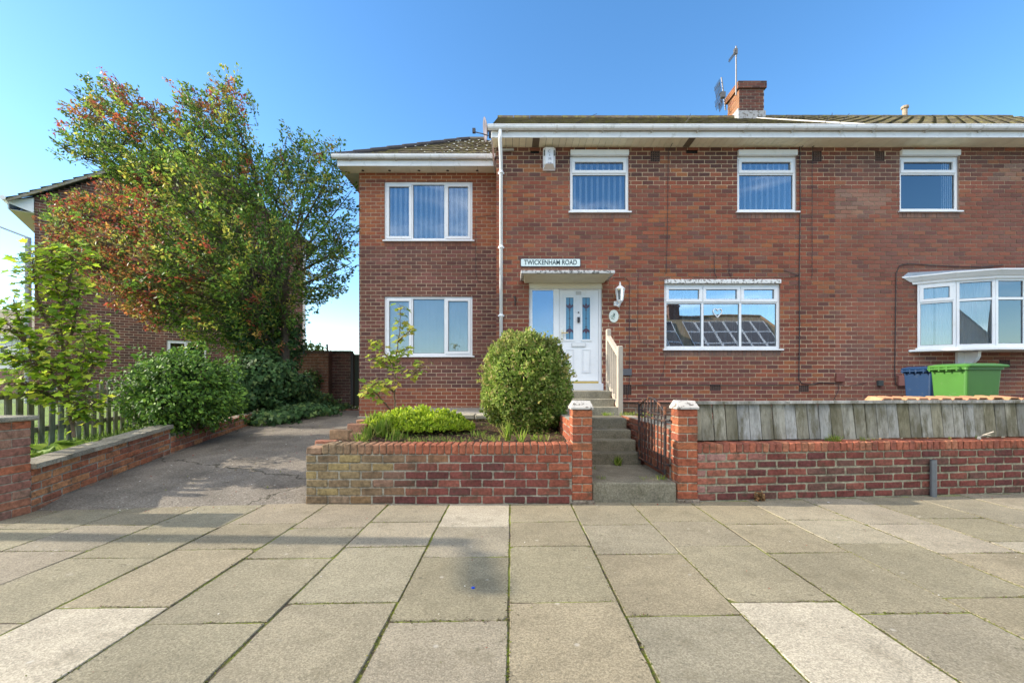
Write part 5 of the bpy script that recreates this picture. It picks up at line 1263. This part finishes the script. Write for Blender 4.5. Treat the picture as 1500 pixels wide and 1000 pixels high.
for i,(px,py) in enumerate(tg):
    ed=min(1,edist(px,py)/90); D=10.5+rnd(-1,1)*(.7+1.3*ed)
    t=Vector((X(px,D),D,Z(py,D))); s0=head if i%3 else head+Vector((.55,.1,.35))
    mid=s0.lerp(t,.5)+Vector((.3 if px<300 else .15,0,.0))+Vector((rnd(-.2,.2),rnd(-.2,.2),rnd(-.1,.3)))
    p1=s0+Vector((rnd(-.1,.1),rnd(-.1,.1),rnd(.4,.9)))
    cv=curve([s0+Vector((rnd(-.05,.05),rnd(-.05,.05),-.1)),p1,mid,t],18); limbs.append(cv); bk_.tube(cv,[.055*(1-.88*k/18) for k in range(19)],6)
lp_=[(p,k,c_) for c_ in limbs for k,p in enumerate(c_) if k>4]
LP=np.array([p[0][:] for p in lp_])
LPp=[];LT=[];LC=[];LS=[]
ns=0; tries=0
while ns<3000 and tries<60000:
    tries+=1; px,py=rnd(60,530),rnd(98,522)
    if not inside(px,py,OUT): continue
    ed=edist(px,py)
    if ed<5: continue
    dens=.30+.70*min(1,ed/45)
    if px>370 and py<420: dens*=.52
    if py<230: dens*=.6
    if random.random()>dens: continue
    # airy gaps
    if nz(px/38,py/30,2)<-.33 and random.random()<.6: continue
    D=10.5+rnd(-1,1)*(.35+1.7*min(1,ed/110))
    c_=np.array((X(px,D),D,Z(py,D))); i=int(np.argmin(((LP-c_)**2).sum(1)+ (LP[:,2]>c_[2]+.1)*1.0)); a=Vector(LP[i]); c_=Vector(c_)
    ns+=1
    wind=Vector((-.9,0,.55)) if px<330 else Vector((-.25,0,.9)) 
    if px>430 and py>260: wind=Vector((.8,0,.05))
    dr=((c_-head).normalized()*.7+wind*.8+Vector((rnd(-.4,.4),rnd(-.5,.5),rnd(-.4,.3)))).normalized()
    L_=rnd(.28,.55); e=c_+dr*L_*.6; s_=c_-dr*L_*.4
    if (s_-a).length>.7: a=s_-(s_-a).normalized()*.35-dr*.2
    bk_.tube([a,a.lerp(s_,.6),s_,e],[.007,.006,.005,.002],4,cap=False)
    # colour of the spray
    redness=.0+ (.62 if (px<240 and py>260) else 0)+(.36 if py<190 else 0)+(.15 if 150<px<330 and 330<py<470 else 0)
    redness+=.5*nz(px/30,py/30,5)
    if px>400: redness*=.35
    isred=random.random()<redness
    nl=int(rnd(22,34)); REDP=[(.38,.085,.05),(.46,.17,.055),(.28,.07,.05),(.44,.27,.07),(.26,.22,.06),(.24,.10,.05),(.18,.20,.05)]; GRNP=[(.13,.24,.04),(.09,.18,.03),(.28,.38,.05),(.08,.14,.03),(.40,.40,.07),(.15,.27,.04)]
    if px>380: GRNP=[(.09,.20,.04),(.07,.15,.03),(.18,.31,.05),(.12,.22,.04),(.33,.33,.06)]
    b0=vary(random.choice(REDP if isred else GRNP),.65,1.35)
    for _ in range(nl):
        t=random.random()**.8; p=s_.lerp(e,t)+Vector((rnd(-1,1),rnd(-1,1),rnd(-1,1)))*.085*(1.15-t*.6)
        LPp.append(p); LT.append(dr+Vector((rnd(-.9,.9),rnd(-.9,.9),rnd(-.9,.6))))
        col=b0 if random.random()<.62 else random.choice(REDP if (isred and random.random()<.8) else GRNP)
        LC.append(vary(col,.82,1.18)); LS.append(rnd(.055,.10))
n=len(LPp); print('tree leaves',n,'sprays',ns)
leafmesh('crown',[tuple(p) for p in LPp],rdir(n)*.8+np.array([0,0,.4]),np.array([tuple(t) for t in LT]),LS,np.array(LC),[(0,0),(.20,.3),(.19,.65),(0,1),(-.19,.65),(-.20,.3)],M_LEAF,tr)
bk_.build('trunk',M_BARK,tr)
# ivy
iv=plant('ivy',(X(430,10.3),10.3,.5),'dark green ivy spilling over the ground and wall at the foot of the tree','ivy')
Ps=[];Ds=[]
for (px,py,D,r_,n_) in ((385,560,9.9,(.75,.7,.62),3600),(415,572,10.8,(.65,.8,.5),2600),(350,575,9.3,(.42,.5,.55),1700),(455,588,11.5,(.55,.7,.26),1300),(485,597,11.8,(.6,.5,.12),700),(440,600,10.3,(.85,.9,.16),1500),(400,612,9.4,(.6,.6,.18),1000),(415,500,10.9,(.45,.4,.75),1500),(452,560,12.7,(.35,.15,.4),350)):
    cc_=(X(px,D),D,Z(py,D)); p,d=blob_points(cc_,r_,n_,.3,.25,2.5,zmin=.35,seed=px); Ps.append(p); Ds.append(d)
P=np.concatenate(Ps);D=np.concatenate(Ds);n=len(P)
leafmesh('foliage',P,D*.9+rdir(n)*.6+np.array([0,-.2,.2]),rdir(n)+np.array([0,0,-.5]),np.random.uniform(.055,.10,n),cols(n,[(.045,.10,.03),(.035,.075,.025),(.07,.14,.04),(.12,.18,.05)],[.35,.35,.2,.1]),IVYL,M_IVY,iv)
b=MB((.1,.08,.05))
for i in range(14):
    a=rnd(-1,1); b.tube([(X(400,10)+a*.8,10+rnd(-.5,.5),.4),(X(400,10)+a*.9,10.2,.6),(X(405,10)+a*.8,10.5,.7)],.012,5)
b.build('stems',M_BARK,iv)
iv2=plant('ivy',(TB.x+.1,TB.y,.6),'ivy climbing thickly up the trunk of the large tree','ivy')
Ps=[];Ds=[]
for (px,py,D,r_,n_) in ((372,500,10.35,(.30,.32,.75),1500),(350,470,10.3,(.32,.3,.5),800),(395,460,10.4,(.28,.3,.6),900),(375,430,10.45,(.25,.3,.5),500)):
    cc_=(X(px,D),D,Z(py,D)); p,d=blob_points(cc_,r_,n_,.4,.3,2.5,seed=px); Ps.append(p); Ds.append(d)
P=np.concatenate(Ps);D=np.concatenate(Ds);n=len(P)
leafmesh('foliage',P,D*.9+rdir(n)*.6,rdir(n)+np.array([0,0,-.6]),np.random.uniform(.05,.09,n),cols(n,[(.045,.10,.03),(.035,.075,.025),(.07,.13,.04)]),IVYL,M_IVY,iv2)
b=MB((.1,.08,.05)); b.tube([(TB.x-.12,TB.y-.2,.5),(TB.x-.05,TB.y-.22,1.4),(TB.x+.1,TB.y-.2,2.4)],.02,6); b.build('stems',M_BARK,iv2)
# greenery behind the wall
P,D=blob_points((X(455,15),15,Z(514,15)),(.5,.3,.25),600,.5,.3); n=len(P); o=leafmesh('distant_shrub',P,rdir(n),rdir(n),np.random.uniform(.06,.1,n),cols(n,[(.2,.28,.05),(.12,.2,.04)]),OVAL,M_LEAF); tag(o,'tip of a light green shrub showing above the tall brick wall','shrub')
# weeds & grass tufts
def tuft(P,T,S,Cc,c,n,h,spread,pal):
    for _ in range(n):
        a=rnd(0,6.28); d=Vector((math.cos(a)*rnd(.1,.7),math.sin(a)*rnd(.1,.7),1)); P.append((c[0]+rnd(-1,1)*spread,c[1]+rnd(-1,1)*spread,c[2])); T.append(tuple(d)); S.append(h*rnd(.5,1.1)); Cc.append(random.choice(pal))
P=[];T=[];S=[];Cc=[]; gp=[(.22,.34,.04),(.32,.42,.06),(.15,.24,.03),(.40,.40,.10)]
for px,py,D,n_,h,s_ in ((548,632,5.9,70,.32,.06),(560,640,5.6,60,.25,.07),(538,640,5.4,40,.2,.05),(530,646,5.2,50,.15,.06),(575,645,5.3,40,.16,.08),(590,643,5.4,30,.12,.06),(743,636,5.3,24,.24,.03),(763,640,5.1,14,.2,.02),(700,636,5.6,40,.10,.08),(640,642,5.3,60,.07,.15),(670,644,5.2,50,.06,.15),(610,645,5.2,50,.07,.12),(720,640,5.3,40,.08,.1),(790,640,5.3,40,.1,.1)):
    p=q(px,py,D); tuft(P,T,S,Cc,(p[0],p[1],.60+.04*(D-4.95)),n_,h,s_,gp)
# steps weeds
for x,y,z,n_,h,s_ in ((1.55,7.25,.77,60,.07,.08),(1.85,7.3,.76,80,.09,.12),(2.1,7.2,.75,60,.09,.12),(1.38,5.86,.22,50,.13,.035),(1.66,5.0,.22,50,.06,.05),(1.5,5.02,.22,30,.04,.08),(1.0,5.05,.22,20,.04,.05),(.98,5.6,.22,20,.05,.06),(1.0,4.98,.22,16,.03,.04)):
    tuft(P,T,S,Cc,(x,y,z),n_,h,s_,gp)
for px,py,n_,h,s_ in ((1220,641,60,.09,.05),(1212,642,30,.06,.06),(1262,643,16,.06,.02),(1265,640,14,.05,.05),(1277,641,10,.05,.03),(1390,640,8,.05,.02),(1430,640,12,.06,.02)):
    xx=(px-750)*5.2/660; Y0=4.90+.096*(xx-2.0); xx=X(px,Y0+.12); tuft(P,T,S,Cc,(xx,Y0+.10,.625),n_,h,s_,gp)
n=len(P); o=leafmesh('weeds',P,rdir(n)*np.array([1,1,.2]),np.array(T),S,np.array(Cc)*np.random.uniform(.8,1.2,(n,1)),[(-.035,0),(.035,0),(.045,.5),(0,1),(-.045,.5)],M_LEAF); tag(o,kind='stuff',label='grass tufts and small weeds in the bed, on the steps and on the walls')
# bed litter: small leaves on soil; paving litter
P=[];Cc=[];S=[]
for _ in range(1500):
    x,y=rnd(-1.9,.6),rnd(4.97,7.1); P.append((x,y,.60+.04*(y-4.95)+.035)); Cc.append(random.choice([(.16,.24,.04),(.25,.34,.06),(.20,.12,.06),(.32,.20,.10),(.10,.15,.03)])); S.append(rnd(.015,.04))
for _ in range(420):
    r=random.random()
    if r<.45: x=rnd(-4.6,-2.4); y=rnd(4.9,9.5); z=zd(y)+.022; s_=rnd(.015,.035)
    elif r<.6: x=rnd(-4.8,-2.5); y=rnd(4.45,4.75); z=.015; s_=rnd(.012,.025)
    elif r<.72: x=rnd(-5,8); y=fline(x)-rnd(.02,.15); z=.006; s_=rnd(.01,.03)
    else: x=rnd(-4,5); y=rnd(1.4,4.6); z=.006; s_=rnd(.008,.016)
    P.append((x,y,z)); S.append(s_); Cc.append(random.choice([(.30,.04,.03),(.24,.06,.04),(.16,.10,.06),(.62,.60,.55),(.62,.60,.55),(.10,.07,.05),(.20,.22,.06)]))
n=len(P); o=leafmesh('fallen_leaves',P,rdir(n)*.4+np.array([0,0,1.]),rdir(n),S,np.array(Cc),OVAL,M_LEAF); tag(o,kind='stuff',label='fallen leaves and crumbs scattered over drive, paving and bed')
# dead leaf clump and twig
P=[];T=[];o0=(X(1108,4.98),4.93,.0)
for _ in range(90): P.append((o0[0]+rnd(-.05,.05),o0[1]+rnd(-.03,.03),rnd(.0,.09))); T.append((rnd(-1,1),rnd(-1,1),rnd(-.5,1)))
n=len(P); o=leafmesh('dead_plant',P,rdir(n),np.array(T),np.random.uniform(.03,.05,n),cols(n,[(.35,.20,.09),(.28,.15,.07),(.42,.28,.13)]),OVAL,M_LEAF); tag(o,'small dry brown plant at the foot of the right-hand wall','plant')
b=MB((.55,.48,.38)); p=q(1434,640,5.30); b.tube([p,(p[0]+.02,p[1]-.03,p[2]+.03),(p[0]+.12,p[1]-.05,p[2]+.07)],.006,5); b.tube([(p[0]+.02,p[1]-.03,p[2]+.03),(p[0]+.08,p[1]-.05,p[2]+.03)],.004,5); b.lathe((p[0],p[1],p[2]-.02),[(.018,-.01),(.02,.01),(.01,.03)],6); tag(b.build('dry_twig',M_BARK),'pale dry twig poking up between the wall and the grey boards','twig')
b=MB((.01,.06,.45)); b.lathe((X(692.5,2.8)+.0,844.8/(861-562),.0),[(.011,0),(.012,.006),(.005,.009)],10); tag(b.build('bottle_cap',M_UPVC),'tiny bright blue cap lying on the paving','cap')

# ================================================================== LEFT NEIGHBOUR HOUSE
LT=Matrix.Translation((-14.1,13.3,0))@Matrix.Rotation(R(35),4,'Z'); LL=7.3
ln_=empty('brick_house',(-11,15.4,.4),'dark brick gable-ended house behind the large autumn tree','house')
ze=6.72; za=ze+LL/2*.66; apx=LL/2
pg=lambda u,v: random.choice([(.15,.065,.05),(.12,.055,.045),(.19,.08,.06),(.10,.05,.042)])
def LMB(c=(.5,.5,.5)): m_=MB(c); m_.T=LT; return m_
mb=LMB(); hw2=(3.1,4.2,1.75,2.75)
brickface(mb,(0,0,0),(1,0,0),(0,-1,0),0,LL,.3,ze,pg,[hw2],mort=(.50,.40,.31),g=.016)
nst=int((za-ze)/.083)
for i in range(nst):
    z=ze+i*.083; f=(z-ze)/(za-ze)
    brickface(mb,(0,0,0),(1,0,0),(0,-1,0),apx*f,LL-apx*f,z,z+.083,pg,mort=(.50,.40,.31),z_off=ze)
mb.box(.01,LL-.01,.02,9,.3,ze,(.14,.07,.055),skip='f')
mb.build('wall',M_BRICK,ln_)
b=LMB((.12,.11,.09))
for s_ in (-1,1):
    x0=apx+s_*(apx+.5); z0=ze-.5*.66+.16
    e0,e1=(-.25,9.2) if s_<0 else (9.2,-.25)
    tiled(b,(x0,e0,z0),(x0,e1,z0),(apx,e1,za+.16),(apx,e0,za+.16),18,24,.008,.04,(.13,.14,.13),.3)
    b.prism([(x0,-.24,z0-.09),(apx,-.24,za+.07),(apx,-.24,za+.155),(x0,-.24,z0-.005)],(0,.05,0),(.26,.24,.20))
b.build('roof',M_TILE,ln_)
b=LMB(WHITE); b.prism([(-.5,-.06,ze-.16),(-.5,-.06,ze-.25),(-.0,-.06,ze-.42),(-.0,-.06,ze+.02)],(0,.03,0)); b.box(-.5,-.002,-.03,9,ze-.42,ze-.405,(.60,.56,.44)); b.box(-.53,-.502,-.06,9,ze-.40,ze-.12); b.build('eaves_box',M_UPVC,ln_)
b=LMB(WHITE); b.tube([(-.59,-.2,ze-.14),(-.59,9,ze-.14)],.065,8); b.build('gutter',M_UPVC,ln_)
b=LMB((.70,.68,.66)); b.tube([(LL+.05,-.02,.5),(LL+.05,-.02,ze)],.055,8)
for zz in (1.9,2.6,3.0,3.4): b.tube([(LL+.05,-.02,zz),(LL+.05,-.02,zz+.05)],.075,8)
b.build('downpipe',M_UPVC,ln_)
window(ln_,hw2,0,[(0,.5,0,1,True),(.5,1,0,1,False)],blind=None,T=LT,sill=False)
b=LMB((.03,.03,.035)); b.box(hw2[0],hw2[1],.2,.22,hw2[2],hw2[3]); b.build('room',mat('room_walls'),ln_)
# far house at the very left
FY=36; fh=empty('far_house',(X(10,FY),FY,.4),'distant pale rendered house with grey-brown roof beyond the left garden','house')
b=MB((.62,.60,.58)); x0,x1=X(-220,FY),X(54,FY)
whs=[(X(24,FY),X(54,FY)-.05,Z(535,FY),Z(503,FY))]
for r_ in rsub([(x0,x1,Z(540,FY),Z(490,FY))],[]): b.box(r_[0],r_[1],FY,FY+7,r_[2],r_[3])
b.box(x0,x1,FY+.02,FY+7,.3,Z(540,FY)-.002,(.20,.09,.07)); b.build('wall',M_CREAM,fh)
b=MB((.23,.20,.16)); b.poly([(x0-.3,FY-.4,Z(492,FY)),(x1+.3,FY-.4,Z(492,FY)),(x1+.3,FY+3.5,Z(453,FY+3.5)),(x0-.3,FY+3.5,Z(453,FY+3.5))]); b.poly([(x0-.3,FY+7.4,Z(492,FY)),(x1+.3,FY+7.4,Z(492,FY)),(x1+.3,FY+3.5,Z(453,FY+3.5)),(x0-.3,FY+3.5,Z(453,FY+3.5))]); b.prism([(x0-.3,FY-.4,Z(492,FY)),(x1+.3,FY-.4,Z(492,FY)),(x1+.3,FY-.4,Z(492,FY)-.2),(x0-.3,FY-.4,Z(492,FY)-.2)],(0,.05,0),(.7,.7,.7)); b.build('roof',M_TILE,fh)
for (a,c) in ((27,37),(41,50),(0,14)):
    b=MB(WHITE); q_=(X(a,FY),X(c,FY),Z(530,FY),Z(506,FY)); ring(b,*q_,.08,FY-.06,FY); b.box(q_[0]+.08,q_[1]-.08,FY-.03,FY-.01,q_[2]+.08,q_[3]-.08,(.05,.06,.08)); b.box(q_[0]+.081,q_[1]-.081,FY-.05,FY-.028,(q_[2]+q_[3])/2,(q_[2]+q_[3])/2+.08); b.build('window',M_UPVC,fh)

# ================================================================== STREET LAMPS
def lamp(name,x,y,h,arm,label,zb=0):
    L_=empty(name,(x,y,zb),label,'street lamp'); b=MB((.30,.31,.33))
    b.tube([(x,y,zb),(x,y,zb+1.3),(x,y,zb+1.35),(x,y,h)],[.10,.10,.11,.10],10); 
    A=Vector((x,y,h)); E=A+Vector(arm); b.tube([A-Vector((0,0,.1)),A+Vector((0,0,.0)),E],[.04,.035,.03],8); b.build('post',M_GREYMETAL,L_)
    d=Vector(arm).normalized(); s=d.cross(Vector((0,0,1))).normalized(); b=MB((.35,.36,.38)); pts=[E-d*.05-s*.05,E+d*.6-s*.08,E+d*.66,E+d*.6+s*.08,E-d*.05+s*.05]; b.prism(pts,(0,0,.07)); b.build('lamp_head',M_GREYMETAL,L_)
    b=MB((.75,.75,.7)); pts=[E+d*.1-s*.04,E+d*.55-s*.06,E+d*.55+s*.06,E+d*.1+s*.04]; b.prism([p-Vector((0,0,.02)) for p in pts],(0,0,.018)); b.build('lamp_glass',M_UPVC,L_)
LY=18.0; lamp('street_lamp',X(41,LY),LY,Z(348,LY),(-1.9,-.3,.75),'grey street lamp with long arm rising behind the maple at the far left',.4)
lamp('street_lamp',-11.3,4.03,4.98,(.0,-.25,.02),'street lamp on the pavement left of the picture whose shadow crosses the paving')

# ================================================================== HOUSE ACROSS THE STREET (seen in the window reflections)
OY=-16.0; oh=empty('brick_house',(14,OY,0),'brick bungalow with solar panels across the street, seen mirrored in the wide window','house')
b=MB((.22,.10,.08)); b.box(11.0,22.4,OY-8,OY,-.5,3.2)
b.build('wall',M_BRICK,oh)
ez_=3.25; rz_=6.95; b=MB((.26,.18,.12)); ey=OY+.4; ry=OY-4.0
b.poly([(10.75,ey,ez_),(23.2,ey,ez_),(20.9,ry,rz_),(10.75,ry,rz_)]); b.poly([(23.2,ey,ez_),(23.2,OY-8.4,ez_),(20.9,ry,rz_)]); b.poly([(10.75,OY-8.4,ez_),(23.2,OY-8.4,ez_),(20.9,ry,rz_),(10.75,ry,rz_)]); b.poly([(10.75,ey,ez_),(10.75,ry,rz_),(10.75,OY-8.4,ez_)])
b.tube([(10.75,ry,rz_),(20.9,ry,rz_)],.12,8,(.30,.16,.09)); b.tube([(23.2,ey,ez_),(20.9,ry,rz_)],.10,8,(.30,.16,.09)); b.build('roof',M_TILE,oh)
sd=Vector((0,ry-ey,rz_-ez_)).normalized(); nrm=Vector((0,-sd.z,sd.y)); nrm=nrm if nrm.z>0 else -nrm; sl=Vector((0,ry-ey,rz_-ez_)).length
pan=mat('solar_panel',rough=.35,n_amp=.1,n_scale=2,bump=0,spec=.4)
p0=None
for i in range(10):
    for j in range(3):
        x0=10.9+i*1.12+(.9 if i>1 else 0); 
        if x0>20.2-j*.25: continue
        a=Vector((x0,ey,ez_))+sd*(.25+j*1.52)+nrm*.10
        if p0 is None:
            b=MB((.006,.008,.018)); b.prism([a,a+Vector((1.06,0,0)),a+Vector((1.06,0,0))+sd*1.46,a+sd*1.46],nrm*.03)
            for (u,v,w_,h_) in ((0,0,1.06,.03),(0,1.43,1.06,.03),(0,.03,.03,1.4),(1.03,.03,.03,1.4)):
                c=a+Vector((u,0,0))+sd*v+nrm*.031; b.prism([c,c+Vector((w_,0,0)),c+Vector((w_,0,0))+sd*h_,c+sd*h_],nrm*.008,(.85,.85,.85))
            p0=b.build('solar_panel',pan,oh); a0=a
        else: o=p0.copy(); C.objects.link(o); o.location=a-a0
b=MB((.16,.09,.07)); b.box(13.1,14.0,ry-.4,ry+.4,5.9,8.0); b.box(13.02,14.08,ry-.48,ry+.48,7.8,7.92); b.lathe((13.35,ry,8.0),[(.14,0),(.12,.3)],10,(.3,.14,.09)); b.lathe((13.75,ry,8.0),[(.14,0),(.12,.3)],10,(.3,.14,.09)); b.build('chimney',M_BRICK,oh)
oh2=empty('brick_house',(7.5,OY,0),'gabled buff brick house across the street, mirrored in the bow window','house')
b=MB((.60,.44,.31)); b.box(4.6,10.4,OY-8,OY,-.5,4.0); b.prism([(4.6,OY,4.002),(10.4,OY,4.002),(7.5,OY,7.6)],(0,-8,0)); b.build('wall',M_BRICK,oh2)
b=MB((.16,.13,.10))
for s_ in (-1,1): b.prism([(7.5+s_*3.2,OY+.2,3.55),(7.5,OY+.2,7.68),(7.5,OY+.2,7.82),(7.5+s_*3.2,OY+.2,3.7)],(0,-8.4,0))
b.build('roof',M_TILE,oh2)

# ================================================================== LIGHT, SKY, CAMERA
EL=24.5; AZ=2.0
sl_=bpy.data.lights.new('sun','SUN'); sl_.energy=4.0; sl_.angle=R(.45); sl_.color=(1,.90,.76)
so_=bpy.data.objects.new('sun',sl_); C.objects.link(so_)
d=Vector((math.cos(R(EL))*math.cos(R(AZ)),-math.cos(R(EL))*math.sin(R(AZ)),-math.sin(R(EL))))
so_.rotation_euler=d.to_track_quat('-Z','Y').to_euler()
w=bpy.data.worlds.new('World'); scene.world=w; w.use_nodes=True; nt=w.node_tree; bg=nt.nodes['Background']
sk=nt.nodes.new('ShaderNodeTexSky'); sk.sky_type='NISHITA'; sk.sun_disc=False; sk.sun_elevation=R(EL); sk.sun_rotation=R(270+AZ); sk.air_density=1.0; sk.dust_density=.25; sk.ozone_density=2.0
hs=nt.nodes.new('ShaderNodeHueSaturation'); hs.inputs['Saturation'].default_value=1.24; nt.links.new(sk.outputs[0],hs.inputs['Color'])
tc=nt.nodes.new('ShaderNodeTexCoord'); sx_=nt.nodes.new('ShaderNodeSeparateXYZ'); nt.links.new(tc.outputs['Generated'],sx_.inputs[0])
def wmr(src,a_,b_,c_,d_):
    r=nt.nodes.new('ShaderNodeMapRange'); r.interpolation_type='SMOOTHSTEP'
    for k_,v_ in zip(('From Min','From Max','To Min','To Max'),(a_,b_,c_,d_)): r.inputs[k_].default_value=v_
    nt.links.new(src,r.inputs['Value']); return r.outputs[0]
def wmath(op,a_,b_):
    m_=nt.nodes.new('ShaderNodeMath'); m_.operation=op
    for i_,v_ in enumerate((a_,b_)):
        if isinstance(v_,float): m_.inputs[i_].default_value=v_
        else: nt.links.new(v_,m_.inputs[i_])
    return m_.outputs[0]
def wnoise(scale,sz,det=7,dist=.6):
    mpn=nt.nodes.new('ShaderNodeMapping'); mpn.inputs['Scale'].default_value=(1,1,sz); nt.links.new(tc.outputs['Generated'],mpn.inputs[0])
    n_=nt.nodes.new('ShaderNodeTexNoise'); n_.inputs['Scale'].default_value=scale; n_.inputs['Detail'].default_value=det; n_.inputs['Roughness'].default_value=.6; n_.inputs['Distortion'].default_value=dist; nt.links.new(mpn.outputs[0],n_.inputs['Vector']); return n_.outputs['Fac']
# a high bank of bright cloud added behind camera to light the facade; thin wisps elsewhere
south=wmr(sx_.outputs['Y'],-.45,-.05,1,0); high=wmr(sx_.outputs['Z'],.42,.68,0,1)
fill_bank=wmath('MULTIPLY',wmath('MULTIPLY',south,high),wmr(wnoise(2.0,1.5),.30,.60,.35,1))
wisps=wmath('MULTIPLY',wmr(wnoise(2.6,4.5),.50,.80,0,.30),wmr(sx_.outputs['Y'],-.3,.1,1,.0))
fac=wmath('MAXIMUM',fill_bank,wisps)
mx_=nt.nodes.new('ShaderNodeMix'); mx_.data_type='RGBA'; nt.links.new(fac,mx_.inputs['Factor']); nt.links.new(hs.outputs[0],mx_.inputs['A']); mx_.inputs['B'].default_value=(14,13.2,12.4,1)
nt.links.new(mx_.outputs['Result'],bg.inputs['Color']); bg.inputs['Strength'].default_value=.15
cam=bpy.data.cameras.new('camera'); co=bpy.data.objects.new('camera',cam); C.objects.link(co); co.location=(0,0,CH); co.rotation_euler=(R(90),0,0)
cam.sensor_width=36; cam.lens=F/1500*36; cam.shift_y=62/1500; cam.clip_end=2000; cam.clip_start=.05; scene.camera=co
scene.view_settings.view_transform='Standard'; scene.view_settings.look='None'; scene.view_settings.exposure=1.17; scene.view_settings.gamma=1
scene.cycles.max_bounces=8; scene.cycles.transparent_max_bounces=12; scene.cycles.use_denoising=True
